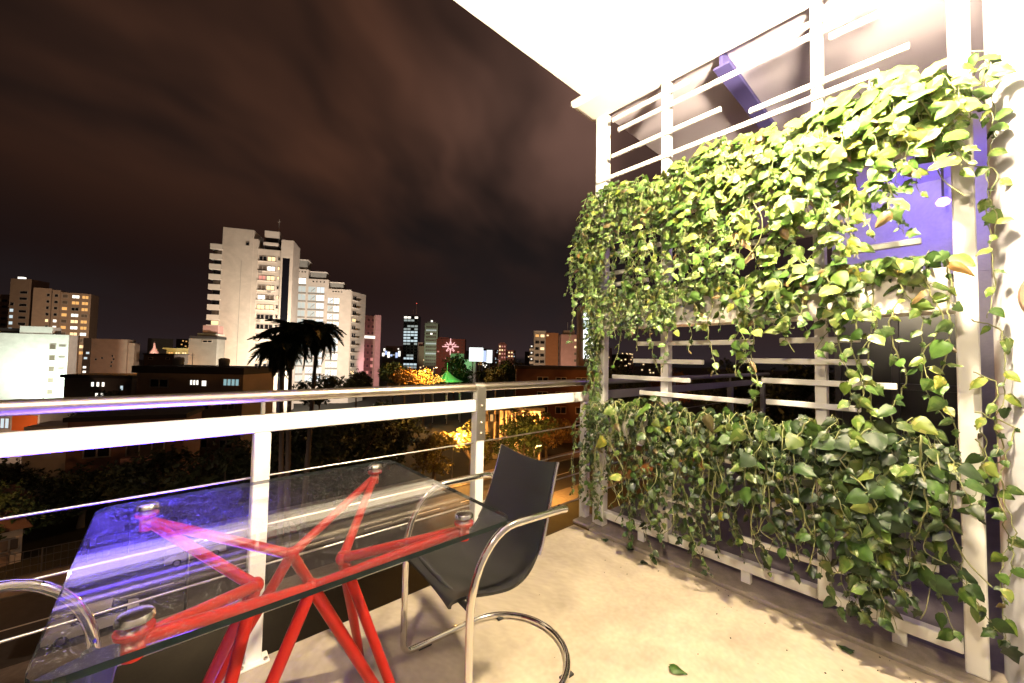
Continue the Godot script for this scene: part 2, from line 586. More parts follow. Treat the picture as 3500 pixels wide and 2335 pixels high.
# ---------------------------------------------------------------- railing
func rail_run(label: String, x0: float, x1: float, posts: Array, bracket_at: float, lit := true) -> void:
	var wm: Material = M.white_metal if lit else M.shaded_white_metal  # the unlit run gets its shade from a darker colour
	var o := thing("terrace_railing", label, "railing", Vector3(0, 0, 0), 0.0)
	tube_part("handrail", [Vector3(x0, 0.999, -0.004), Vector3(x1, 0.999, -0.004)], 0.0235, M.steel if lit else M.shaded_white_metal, o, 20)
	box_part("top_bar", Vector3(x0, 0.862, -0.02), Vector3(x1, 0.928, 0.02), wm, o, 0.004)
	for y in [0.690, 0.499, 0.345, 0.162]:
		var s := st(true)
		var pts: Array = []
		var n := 14
		for k in n + 1:
			var t := float(k) / n
			pts.append(Vector3(lerpf(x0, x1, t), y - 0.004 * sin(PI * fposmod(t * 3.0, 1.0)), 0.0))
		tube(s, pts, 0.0042, 6)
		build("cable", s, M.cable, o)
	for x in posts:
		box_part("post", Vector3(x - 0.028, 0.0, -0.026), Vector3(x + 0.028, 0.8615, 0.030), wm, o, 0.004)
		box_part("base_plate", Vector3(x - 0.05, 0.0, -0.005), Vector3(x + 0.05, 0.008, 0.06), wm, o, 0.002)
		for q in [-0.038, 0.038]:
			var bs := st(true)
			lathe(bs, [Vector2(0.007, 0.008), Vector2(0.007, 0.013), Vector2(0.004, 0.015), Vector2(0.0, 0.0152)], Vector3(x + q, 0, 0.046), 8)
			build("bolt", bs, M.steel, o)
		if absf(x - bracket_at) > 0.01:
			box_part("rail_support", Vector3(x - 0.006, 0.9285, -0.01), Vector3(x + 0.006, 0.978, 0.01), M.brushed, o)
	if bracket_at < 50.0:
		var b := bracket_at
		var plate := box_part("bracket", Vector3(b - 0.031, 0.700, 0.0302), Vector3(b + 0.031, 1.0, 0.0345), M.brushed, o, 0.0015)
		var s := st(true)
		tube(s, [Vector3(b - 0.031, 0.999, -0.004), Vector3(b + 0.031, 0.999, -0.004)], 0.0262, 20)
		build("clamp_ring", s, M.brushed, plate)
		for y in [0.74, 0.80, 0.895]:
			s = st(true)
			var pts := [Vector3(b, y, 0.0345), Vector3(b, y, 0.038), Vector3(b, y, 0.041)]
			tube(s, pts, [0.009, 0.009, 0.004], 10)
			build("bolt", s, M.steel, plate)
		box_part("upright", Vector3(b - 0.024, 0.9285, -0.018), Vector3(b + 0.024, 0.978, 0.018), wm, o)

func railing() -> void:
	rail_run("stainless handrail railing with white bar and steel cables round our terrace", -6.0, 0.05, [-5.1, -4.08, -3.05, -2.014, -0.960, 0.030], -0.960)
	rail_run("railing of the next terrace, coloured darker as if in shade, seen through the trellis", 0.30, 4.5, [1.45, 2.93, 4.2], 99.0, false)
	var s := st()
	box(s, Vector3(-0.09, 0.0005, -0.012), Vector3(0.10, 0.026, 0.135), 0.008)
	var p := build("post_plinth", s, M.kerb, self)
	tag(p, "small concrete plinth under the railing's corner post", "plinth")
	s = st()
	box(s, Vector3(-0.098, -0.1, 0.137), Vector3(0.098, 0.018, 1.98), 0.008)
	var k := build("concrete_kerb", s, M.kerb, self)
	tag(k, "low concrete kerb under the white trellis", "kerb")

# ---------------------------------------------------------------- trellis
func trellis() -> void:
	var o := thing("garden_trellis", "tall white trellis of posts and short staggered bars", "trellis", Vector3.ZERO)
	var posts := [[0.148, 0.044, 0.02], [0.632, 0.024, 0.20], [1.398, 0.022, 0.12], [1.850, 0.030, 0.075]]
	for p in posts:
		box_part("post", Vector3(-0.012, 0.0785 if p[0] < 1.8 and p[0] > 0.2 else 0.019, p[0] - p[1]), Vector3(0.048, 2.948, p[0] + p[1]), M.white, o, 0.004)
	for seg in [[0.194, 0.606], [0.658, 1.374], [1.422, 1.818]]:
		box_part("bottom_rail", Vector3(-0.010, 0.0785, seg[0]), Vector3(0.040, 0.128, seg[1]), M.white, o, 0.004)
	for z in [0.45, 1.05, 1.62]:
		box_part("foot", Vector3(0.0, 0.018, z), Vector3(0.03, 0.078, z + 0.045), M.white, o, 0.002)
	# each bar: height, start, end along the trellis
	var bars := [[2.830, 1.20, 1.60], [2.770, 0.30, 1.54], [2.86, 0.25, 0.79], [2.60, 0.25, 0.97], [2.518, 1.112, 1.715], [2.455, 0.13, 1.62], [2.72, 1.45, 1.78],
		[2.21, 0.20, 0.70], [2.10, 0.60, 1.30], [2.002, 0.28, 0.72], [1.900, 0.25, 1.12], [1.800, 1.02, 1.52], [1.768, 0.22, 0.87], [1.680, 1.45, 1.735], [1.688, 0.16, 0.53], [1.60, 0.70, 1.40],
		[1.277, 0.46, 1.128], [1.281, 1.24, 1.542], [1.166, 0.428, 0.872], [1.179, 1.066, 1.574], [1.057, 0.270, 0.796], [1.080, 1.16, 1.655], [0.964, 0.474, 1.112], [0.973, 1.18, 1.54],
		[0.560, 0.25, 0.80], [0.465, 1.20, 1.458], [0.378, 1.50, 1.760], [0.345, 0.55, 0.855], [0.272, 0.60, 0.832], [0.251, 1.05, 1.480], [0.246, 1.56, 1.684], [0.60, 1.05, 1.60]]
	for b in bars:
		box_part("slat", Vector3(-0.031, b[0] - 0.0135, b[1]), Vector3(-0.0125, b[0] + 0.0135, b[2]), M.white, o, 0.003)
	# planter boxes hung on the near face
	for q in [[2.055, 2.20, "upper", "white planter box hung highest on the trellis, almost hidden by leaves"], [1.388, 1.538, "mid", "white planter box at middle height on the trellis"], [0.675, 0.848, "low", "white planter box hung lowest on the trellis"]]:
		var y0: float = q[0]
		var y1: float = q[1]
		var pb := thing("planter_box", q[3], "planter", Vector3(-0.155, y0, 0.21))
		var L := 1.60
		box_part("front_board", Vector3(0.0, 0.0, 0.0), Vector3(0.012, y1 - y0, L), M.planter, pb, 0.002)
		box_part("back_board", Vector3(0.108, 0.0, 0.0), Vector3(0.12, y1 - y0, L), M.planter, pb, 0.002)
		for z in [0.0, L - 0.012]:
			box_part("end_board", Vector3(0.0125, 0.0, z), Vector3(0.1075, y1 - y0, z + 0.012), M.planter, pb)
		box_part("bottom", Vector3(0.013, 0.001, 0.0125), Vector3(0.107, 0.012, L - 0.0125), M.planter, pb)
		box_part("lip", Vector3(-0.018, -0.016, -0.01), Vector3(0.122, -0.0005, L + 0.01), M.planter, pb, 0.002)
		box_part("soil", Vector3(0.0127, 0.0125, 0.0127), Vector3(0.1072, y1 - y0 - 0.025, L - 0.0127), M.soil, pb)

# ---------------------------------------------------------------- leaves and vines
func make_leaves() -> void:
	for v in 7:
		leaf_meshes.append(leaf_mesh(v))

# a blade hanging down -y from its stalk at the origin, facing +z; one metre long
func leaf_mesh(v: int) -> ArrayMesh:
	var r := RandomNumberGenerator.new()
	r.seed = 400 + v
	var wide: float = [0.40, 0.36, 0.44, 0.33, 0.42, 0.46, 0.40][v]
	var base: Color = [Color(0.10, 0.21, 0.030), Color(0.16, 0.27, 0.040), Color(0.075, 0.165, 0.025), Color(0.13, 0.22, 0.035), Color(0.24, 0.31, 0.055), Color(0.10, 0.20, 0.035), Color(0.20, 0.13, 0.05)][v]
	var pale: Color = [Color(0.30, 0.42, 0.10), Color(0.52, 0.56, 0.24), Color(0.14, 0.26, 0.05), Color(0.42, 0.46, 0.16), Color(0.56, 0.52, 0.16), Color(0.46, 0.52, 0.24), Color(0.36, 0.26, 0.10)][v]
	var rows := [[0.10, 0.44], [0.0, 0.80], [-0.16, 1.0], [-0.40, 0.93], [-0.64, 0.66], [-0.86, 0.28], [-1.0, 0.0]]
	if v == 5:      # five-lobed ivy blade
		rows = [[0.10, 0.62], [0.0, 0.95], [-0.18, 0.70], [-0.36, 1.0], [-0.54, 0.52], [-0.78, 0.30], [-1.0, 0.0]]
	if v == 6:      # a dry, curled blade
		rows = [[0.10, 0.30], [0.0, 0.55], [-0.16, 0.70], [-0.40, 0.62], [-0.64, 0.46], [-0.86, 0.2], [-1.0, 0.0]]
	var s := st(true)
	var grid: Array = []
	for i in rows.size():
		var t: float = rows[i][0]
		var w: float = rows[i][1] * wide
		var line: Array = []
		for j in 5:
			var u := (j - 2) / 2.0
			var y := t
			if i == 0:
				y = 0.10 * absf(u) * 2.0 if absf(u) < 0.9 else 0.02
			var x := u * w * (1.0 + 0.05 * sin(v * 3.0 + i * 1.7))
			var z := -0.20 * absf(u) * w - 0.16 * t * t + 0.05 * sin(i * 1.9 + j * 2.3 + v) * absf(u) + (0.035 if j == 2 else 0.0)
			if v == 6:
				z -= 0.5 * absf(u) * w + 0.25 * t * t
			line.append(Vector3(x, y, z + (0.10 if v == 3 else 0.0) * t))
		grid.append(line)
	for i in rows.size() - 1:
		for j in 4:
			var k: float = r.randf()
			var c := base.lerp(pale, smoothstep(0.35, 1.0, k) * (0.85 if v in [1, 3, 4] else 0.4))
			if v == 2:
				c = base.lerp(pale, k * 0.6)
			s.set_color(c)
			var a: Vector3 = grid[i][j]
			var b: Vector3 = grid[i][j + 1]
			var d: Vector3 = grid[i + 1][j]
			var e: Vector3 = grid[i + 1][j + 1]
			var back := Vector3(0, a.y, -5)
			if (b - a).length() > 1e-4:
				tri(s, a, b, e, back)
			if (e - d).length() > 1e-4:
				tri(s, a, e, d, back)
	s.generate_normals()
	return s.commit()

# collects the leaves of one plant, then makes the largest parts of their own and joins the rest
class Plant:
	var root: Node3D
	var stems: SurfaceTool
	var leaves: Array = []

func strand(p: Plant, keys: Array, size: float, tone: float, spacing := 0.6, stem_r := 0.0022) -> void:
	var pts := smooth_path(keys, 5)
	for i in pts.size():
		if i > 0:
			pts[i] += Vector3(rng.randf_range(-1, 1), rng.randf_range(-1, 1), rng.randf_range(-1, 1)) * 0.006
	var radii: Array = []
	for i in pts.size():
		radii.append(stem_r * (1.0 - 0.55 * i / pts.size()))
	tube(p.stems, pts, radii, 4, false)
	var run := 0.0
	var due := size * rng.randf_range(0.1, spacing)
	var side := 1.0
	for i in range(1, pts.size()):
		var a: Vector3 = pts[i - 1]
		var b: Vector3 = pts[i]
		var seg := (b - a).length()
		while run + seg > due:
			var at := a.lerp(b, (due - run) / seg)
			side = -side
			var frac := float(i) / pts.size()
			var sz := size * (0.36 + 1.05 * pow(rng.randf(), 1.4)) * (1.0 - 0.35 * frac)
			var out := Vector3(-1.0, rng.randf_range(-0.35, 1.2), rng.randf_range(-1.0, 1.0)).normalized()
			var tip := Vector3(rng.randf_range(-0.55, 0.15), -0.75 + rng.randf_range(-0.3, 0.55), side * rng.randf_range(0.15, 0.95)).normalized()
			tip = (tip - out * tip.dot(out)).normalized()
			var bx := Basis(out.cross(tip) * 1.0, -tip, out)
			if bx.determinant() < 0:
				bx.x = -bx.x
			var stalk := at + (tip * 0.35 + out * 0.5) * sz * rng.randf_range(0.3, 0.9)
			tube(p.stems, [at, (at + stalk) * 0.5 + Vector3(0, 0.004, 0), stalk], stem_r * 0.45, 3, false)
			p.leaves.append([sz, Transform3D(bx.scaled_local(Vector3(sz * rng.randf_range(0.72, 1.22), sz, sz)), stalk), tone])
			due += size * spacing * rng.randf_range(0.55, 1.5)
		run += seg

func finish(p: Plant, most: int) -> void:
	p.stems.generate_normals()
	var sm := put("stems", p.stems.commit(), M.stem, p.root)
	sm.set_meta("kind", "stuff")
	p.leaves.sort_custom(func(a, b): return a[0] > b[0])
	var rest: Array = []
	for i in p.leaves.size():
		var l: Array = p.leaves[i]
		if i < most:
			var v := rng.randi_range(0, 4) if rng.randf() < 0.96 else 6
			var k := 0
			var q := rng.randf()
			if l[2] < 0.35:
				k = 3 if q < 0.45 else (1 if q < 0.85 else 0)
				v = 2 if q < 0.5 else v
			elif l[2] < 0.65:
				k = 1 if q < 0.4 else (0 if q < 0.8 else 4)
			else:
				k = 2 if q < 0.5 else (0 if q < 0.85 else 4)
			var o := put("leaf", leaf_meshes[v], M["leaf%d" % k], p.root)
			o.transform = l[1]
		else:
			rest.append(l)
	if rest.is_empty():
		return
	var kinds: Array = []
	for m in leaf_meshes:
		kinds.append(m.surface_get_arrays(0))
	var pv := PackedVector3Array()
	var pn := PackedVector3Array()
	var pc := PackedColorArray()
	for l in rest:
		var small: bool = l[0] < 0.035
		var v := 5 if small and rng.randf() < 0.75 else rng.randi_range(0, 5)
		if rng.randf() < 0.035:
			v = 6
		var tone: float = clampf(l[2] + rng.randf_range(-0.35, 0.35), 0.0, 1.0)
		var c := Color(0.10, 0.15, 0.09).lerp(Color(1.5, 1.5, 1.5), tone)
		if rng.randf() < 0.05:
			c = c * Color(1.5, 1.1, 0.7)
		var kv: PackedVector3Array = kinds[v][Mesh.ARRAY_VERTEX]
		var kn: PackedVector3Array = kinds[v][Mesh.ARRAY_NORMAL]
		var kc: PackedColorArray = kinds[v][Mesh.ARRAY_COLOR]
		var ki = kinds[v][Mesh.ARRAY_INDEX]
		var xf: Transform3D = l[1]
		var nb := xf.basis.inverse().transposed()
		var n: int = kv.size() if ki == null else ki.size()
		for q in n:
			var i: int = q if ki == null else ki[q]
			pv.append(xf * kv[i])
			pn.append((nb * kn[i]).normalized())
			pc.append(Color(kc[i].r * c.r, kc[i].g * c.g, kc[i].b * c.b))
	var arr: Array = []
	arr.resize(Mesh.ARRAY_MAX)
	arr[Mesh.ARRAY_VERTEX] = pv
	arr[Mesh.ARRAY_NORMAL] = pn
	arr[Mesh.ARRAY_COLOR] = pc
	var am := ArrayMesh.new()
	am.add_surface_from_arrays(Mesh.PRIMITIVE_TRIANGLES, arr)
	var mi := put("foliage", am, M.leaf0, p.root)
	mi.set_meta("kind", "stuff")

func new_plant(called: String, label: String, category: String, at: Vector3) -> Plant:
	var p := Plant.new()
	p.root = thing(called, label, category)
	p.stems = st(true)
	return p

func hanging(p: Plant, count: int, z0: float, z1: float, ysoil: float, top: Array, bottom: Array, size: Array, tone: Array, gap: Array, rag := 0.0) -> void:
	for i in count:
		var z := lerpf(z0, z1, (i + rng.randf()) / count)
		# strands root in tufts, so that gaps open between them
		var tuft := roundf(z / 0.115) * 0.115 + 0.03 * sin(z * 40.0)
		z = clampf(lerpf(z, tuft, 0.62 * rng.randf() + 0.3), z0, z1)
		var t := lookup(top, z)
		var bt := lookup(bottom, z)
		var keep := rng.randf() * 1.35
		# each tuft is as tall and as long as it happens to be
		var hash := absf(sin(tuft * 91.7 + ysoil * 13.0))
		var hash2 := absf(sin(tuft * 57.3 + ysoil * 7.0))
		t -= rag * hash * 0.5
		bt += rag * (hash2 - 0.35) * 0.9
		for g in gap:
			if absf(z - g[0]) < g[1]:
				bt = maxf(bt, g[2] + rng.randf_range(-0.05, 0.08))
		var peak: float = ysoil + maxf(t - ysoil, 0.03) * pow(rng.randf(), 0.6)
		var end: float = bt if keep < 0.5 else lerpf(bt, peak, pow(rng.randf(), 1.3) * 0.75)
		var zz := z + rng.randf_range(-0.05, 0.05)
		var out := rng.randf_range(0.02, 0.13)
		var keys: Array = [Vector3(-0.10 - rng.randf() * 0.04, ysoil - 0.03, z), Vector3(-0.12, (ysoil + peak) * 0.5 + 0.01, lerpf(z, zz, 0.3)), Vector3(-0.15 - out * 0.5, peak, lerpf(z, zz, 0.6))]
		var y := peak
		var drift := rng.randf_range(-0.05, 0.05)
		while y - 0.11 > end:
			y -= 0.11
			zz = clampf(zz + drift + rng.randf_range(-0.035, 0.035), 0.08, 1.92)
			keys.append(Vector3(-0.165 - out * rng.randf_range(0.3, 1.1), y, zz))
		keys.append(Vector3(-0.17 - out * 0.5, minf(end, peak - 0.03), zz + drift * 0.5))
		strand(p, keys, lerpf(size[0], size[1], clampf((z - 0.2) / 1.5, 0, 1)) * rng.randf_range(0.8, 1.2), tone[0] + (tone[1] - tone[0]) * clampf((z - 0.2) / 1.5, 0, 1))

# old bare stems that loop down through the leaves
func woody(p: Plant, count: int, z0: float, z1: float, y: float, lo: float, hi: float) -> void:
	for i in count:
		var z := rng.randf_range(z0, z1)
		var end := lerpf(lo, hi, rng.randf())
		var keys: Array = [Vector3(-0.10, y - 0.02, z), Vector3(-0.19, y + rng.randf_range(0.0, 0.06), z + rng.randf_range(-0.03, 0.03))]
		var yy := y - 0.06
		while yy > end:
			z += rng.randf_range(-0.04, 0.04)
			keys.append(Vector3(-0.19 - rng.randf() * 0.06, yy, z))
			yy -= 0.10
		keys.append(Vector3(-0.22, end - 0.02, z + rng.randf_range(-0.08, 0.08)))
		var pts := smooth_path(keys, 5)
		tube(p.stems, pts, rng.randf_range(0.0013, 0.0030), 5, false)

func plants() -> void:
	var V := func(a: float, b: float) -> Vector2: return Vector2(a, b)
	var p := new_plant("trailing_vine", "bright variegated vine spilling from the highest planter box", "plant", Vector3.ZERO)
	var top := [V.call(0.13, 2.25), V.call(0.32, 2.36), V.call(0.69, 2.28), V.call(0.98, 2.37), V.call(1.43, 2.32), V.call(1.68, 2.38), V.call(1.86, 2.26)]
	var bot := [V.call(0.14, 1.55), V.call(0.33, 1.45), V.call(0.79, 1.56), V.call(1.09, 1.50), V.call(1.29, 1.50), V.call(1.50, 1.62), V.call(1.66, 1.85), V.call(1.82, 1.95)]
	hanging(p, 250, 0.22, 1.80, 2.19, top, bot, [0.033, 0.082], [0.50, 0.85], [[0.52, 0.08, 2.0], [0.90, 0.06, 1.92], [1.06, 0.06, 1.72], [1.26, 0.04, 1.9]], 0.10)
	woody(p, 18, 0.25, 1.78, 2.21, 1.6, 2.0)
	finish(p, 300)
	p = new_plant("trailing_vine", "vine with long loose strands hanging from the middle planter box", "plant", Vector3.ZERO)
	top = [V.call(0.15, 1.66), V.call(0.6, 1.62), V.call(1.2, 1.62), V.call(1.7, 1.60)]
	bot = [V.call(0.15, 1.28), V.call(0.6, 1.34), V.call(0.95, 1.36), V.call(1.3, 1.30), V.call(1.75, 1.44)]
	hanging(p, 62, 0.22, 0.78, 1.53, top, bot, [0.034, 0.060], [0.48, 0.5], [[0.99, 0.01, 1.5]])
	hanging(p, 62, 0.80, 1.75, 1.53, top, bot, [0.036, 0.075], [0.48, 0.5], [[0.80, 0.09, 1.52], [1.00, 0.05, 1.5], [1.64, 0.13, 1.53]])
	# a few single strands reach down over the gap between the boxes
	for q in [[1.10, 0.98, 0.062], [1.16, 0.92, 0.058], [1.13, 1.08, 0.055], [1.55, 0.70, 0.068], [1.60, 0.62, 0.066], [1.72, 1.02, 0.064], [1.44, 1.16, 0.06], [0.74, 1.02, 0.046], [1.80, 0.72, 0.062], [0.30, 0.95, 0.036], [0.22, 0.92, 0.036], [0.40, 1.05, 0.036], [0.56, 1.10, 0.038], [0.86, 1.12, 0.05], [0.98, 1.04, 0.05], [1.19, 0.80, 0.052], [1.30, 1.12, 0.055], [1.50, 0.88, 0.06], [1.66, 0.58, 0.062], [1.76, 0.90, 0.056], [1.58, 0.95, 0.055], [0.66, 0.98, 0.042]]:
		var keys: Array = []
		var y := 1.58
		var z: float = q[0]
		keys.append(Vector3(-0.10, 1.52, z))
		while y > q[1]:
			keys.append(Vector3(-0.19 + rng.randf_range(-0.03, 0.02), y, z + rng.randf_range(-0.03, 0.03)))
			y -= 0.12
		strand(p, keys, q[2], 0.48, 0.75, 0.0034)
	finish(p, 180)
	p = new_plant("trailing_vine", "dark green vine, its leaves darkened further for shade, with thick stems falling from the lowest planter box", "plant", Vector3.ZERO)
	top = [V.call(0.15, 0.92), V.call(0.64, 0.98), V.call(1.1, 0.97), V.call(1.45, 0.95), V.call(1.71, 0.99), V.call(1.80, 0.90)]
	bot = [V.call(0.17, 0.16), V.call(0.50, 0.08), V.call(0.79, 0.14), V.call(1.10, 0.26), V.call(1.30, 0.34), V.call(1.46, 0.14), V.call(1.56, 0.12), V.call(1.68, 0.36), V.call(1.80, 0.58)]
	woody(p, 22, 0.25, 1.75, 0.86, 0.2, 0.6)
	hanging(p, 165, 0.22, 1.80, 0.84, top, bot, [0.034, 0.068], [0.20, 0.0], [[0.52, 0.05, 0.62], [1.02, 0.04, 0.6], [1.39, 0.04, 0.62]], 0.22)  # the low tone adds shade to the dark green leaf colour
	woody(p, 26, 0.25, 1.78, 0.86, 0.25, 0.75)
	# one heavy bunch hangs lower than the rest towards the column
	for i in 26:
		var keys: Array = []
		var y := 0.90
		var z := 1.56 + rng.randf_range(-0.09, 0.10)
		var end := 0.14 + 0.3 * rng.randf() * rng.randf()
		keys.append(Vector3(-0.10, 0.84, z))
		while y > end:
			keys.append(Vector3(-0.21 + rng.randf_range(-0.05, 0.03), y, z + rng.randf_range(-0.04, 0.04)))
			y -= 0.12
		strand(p, keys, 0.066, 0.10, 0.75, 0.0024)
	for q in [[1.55, 0.28], [1.38, 0.36], [1.20, 0.50], [0.95, 0.42], [1.70, 0.40], [0.45, 0.20], [0.70, 0.18]]:
		var keys: Array = []
		var y := 0.92
		var z: float = q[0]
		keys.append(Vector3(-0.10, 0.84, z))
		while y > q[1]:
			keys.append(Vector3(-0.27 + rng.randf_range(-0.03, 0.03), y, z + rng.randf_range(-0.05, 0.05)))
			y -= 0.13
		strand(p, keys, 0.075, 0.4, 1.3, 0.0042)
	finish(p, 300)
	# small-leaved ivy that climbs the post in the corner
	p = new_plant("climbing_ivy", "small leaved ivy climbing the corner post from floor to roof", "plant", Vector3.ZERO)
	for i in 64:
		var y0 := rng.randf_range(0.05, 2.1)
		var z0 := 0.14 + rng.randf_range(-0.045, 0.04)
		var keys: Array = [Vector3(-0.03, y0, z0)]
		for k in rng.randi_range(3, 6):
			y0 += 0.06
			keys.append(Vector3(-0.045 - rng.randf() * 0.05, y0, 0.14 + rng.randf_range(-0.055, 0.06)))
		strand(p, keys, 0.040, 0.55, 0.7, 0.0018)
	for i in 26:
		var z0 := rng.randf_range(0.06, 0.30)
		var y0 := rng.randf_range(1.9, 2.22)
		var keys: Array = [Vector3(-0.08, y0, z0)]
		for k in 4:
			y0 -= 0.09
			keys.append(Vector3(-0.15 - rng.randf() * 0.08, y0, z0 + rng.randf_range(-0.06, 0.05)))
		strand(p, keys, 0.045, 0.6, 0.7, 0.0018)
	finish(p, 60)
	p = new_plant("climbing_vine", "thin vine hanging down between the trellis and the round column", "plant", Vector3.ZERO)
	for q in [[2.34, 1.95, 1.93], [2.20, 1.55, 1.915], [1.90, 1.25, 1.91], [1.30, 0.85, 1.915], [1.10, 0.30, 1.905], [0.95, 0.08, 1.93], [0.85, 0.55, 1.88], [0.9, 0.6, 1.87]]:
		var keys: Array = []
		var y: float = q[0]
		keys.append(Vector3(-0.04, y + 0.05, 1.86))
		while y > q[1]:
			keys.append(Vector3(-0.05 + rng.randf_range(-0.03, 0.03), y, q[2] + rng.randf_range(-0.02, 0.02)))
			y -= 0.11
		strand(p, keys, 0.050, 0.42, 1.25, 0.0026)
	for i in 9:
		var z0 := rng.randf_range(1.78, 1.90)
		var y0 := rng.randf_range(2.0, 2.28)
		strand(p, [Vector3(-0.05, y0, z0), Vector3(-0.10, y0 + 0.05, z0 + 0.02), Vector3(-0.13, y0 - 0.03, z0 + 0.05)], 0.075, 0.85, 0.7, 0.002)
	finish(p, 60)

# ---------------------------------------------------------------- table
func table() -> void:
	var o := thing("glass_table", "square glass table on a red steel frame of crossing tubes", "table", Vector3(-1.985, 0, 0.525))
	var hx := 0.457
	var hz := 0.417
	var r := 0.045
	var y1 := 0.702
	var y0 := 0.690
	var ring: Array[Vector3] = []
	for q in [[1, 1], [-1, 1], [-1, -1], [1, -1]]:
		for k in 6:
			var a: float = atan2(q[1], q[0]) - PI / 4 + PI / 2 * k / 5
			ring.append(Vector3(q[0] * (hx - r) + cos(a) * r, 0, q[1] * (hz - r) + sin(a) * r))
	var n := ring.size()
	for lv in [["glass_top", y1, 1.0], ["glass_underside", y0, -1.0]]:
		var s := st()
		for k in n:
			var a := ring[k] + Vector3(0, lv[1], 0)
			var b := ring[(k + 1) % n] + Vector3(0, lv[1], 0)
			tri(s, Vector3(0, lv[1], 0), a, b, Vector3(0, lv[1] - lv[2], 0))
		build(lv[0], s, M.glass, o)
	var s := st()
	for k in n:
		var a := ring[k]
		var b := ring[(k + 1) % n]
		quad(s, a + Vector3(0, y0, 0), b + Vector3(0, y0, 0), b + Vector3(0, y1, 0), a + Vector3(0, y1, 0), Vector3(0, 0.696, 0))
	build("glass_edge", s, M.glass_edge, o)
	s = SurfaceTool.new()
	s.begin(Mesh.PRIMITIVE_TRIANGLES)
	for k in n:
		for p in [Vector3.ZERO, ring[k] * 0.995, ring[(k + 1) % n] * 0.995]:
			s.set_normal(Vector3.UP)
			s.set_uv(Vector2(p.x, p.z) * 1.3)
			s.add_vertex(p + Vector3(0, y1 + 0.0012, 0))
	put("dust_film", s.commit(), M.dust, o)
	# four corners above, a ring of four joints at mid height, four feet below
	var cx := 0.345
	var cz := 0.322
	var heads := [Vector3(-cx, 0.668, -cz), Vector3(cx, 0.668, -cz), Vector3(cx, 0.668, cz), Vector3(-cx, 0.668, cz)]
	var feet := [Vector3(-0.272, 0.012, -0.208), Vector3(0.272, 0.012, -0.208), Vector3(0.272, 0.012, 0.208), Vector3(-0.272, 0.012, 0.208)]
	var joints := [Vector3(0, 0.535, -0.125), Vector3(0.115, 0.535, 0), Vector3(0, 0.535, 0.105), Vector3(-0.115, 0.535, 0)]
	for k in 4:
		for e in [k, (k + 1) % 4]:
			tube_part("brace", [joints[k], heads[e]], [0.0150, 0.0130], M.red, o, 16)
			tube_part("leg", [joints[k], feet[e]], [0.0162, 0.0132], M.red, o, 16)
		s = st(true)
		lathe(s, [Vector2(0.0, -0.021), Vector2(0.013, -0.018), Vector2(0.019, -0.009), Vector2(0.021, 0.0), Vector2(0.019, 0.009), Vector2(0.013, 0.018), Vector2(0.0, 0.021)], joints[k], 18)
		build("joint", s, M.red, o)
		s = st(true)
		lathe(s, [Vector2(0.0, -0.03), Vector2(0.016, -0.028), Vector2(0.0165, 0.012), Vector2(0.027, 0.014), Vector2(0.028, 0.0215), Vector2(0.0, 0.0216)], heads[k], 20)
		build("collar", s, M.red, o)
		s = st(true)
		lathe(s, [Vector2(0.0, 0.014), Vector2(0.016, 0.0135), Vector2(0.0235, 0.011), Vector2(0.0265, 0.006), Vector2(0.027, 0.0), Vector2(0.0, 0.0)], Vector3(heads[k].x, y1 + 0.0018, heads[k].z), 28)
		build("clamp_disc", s, M.disc, o)
		s = st(true)
		lathe(s, [Vector2(0.0, -0.0115), Vector2(0.0155, -0.0115), Vector2(0.0155, 0.006), Vector2(0.0, 0.006)], feet[k], 16)
		build("foot", s, M.rubber, o)

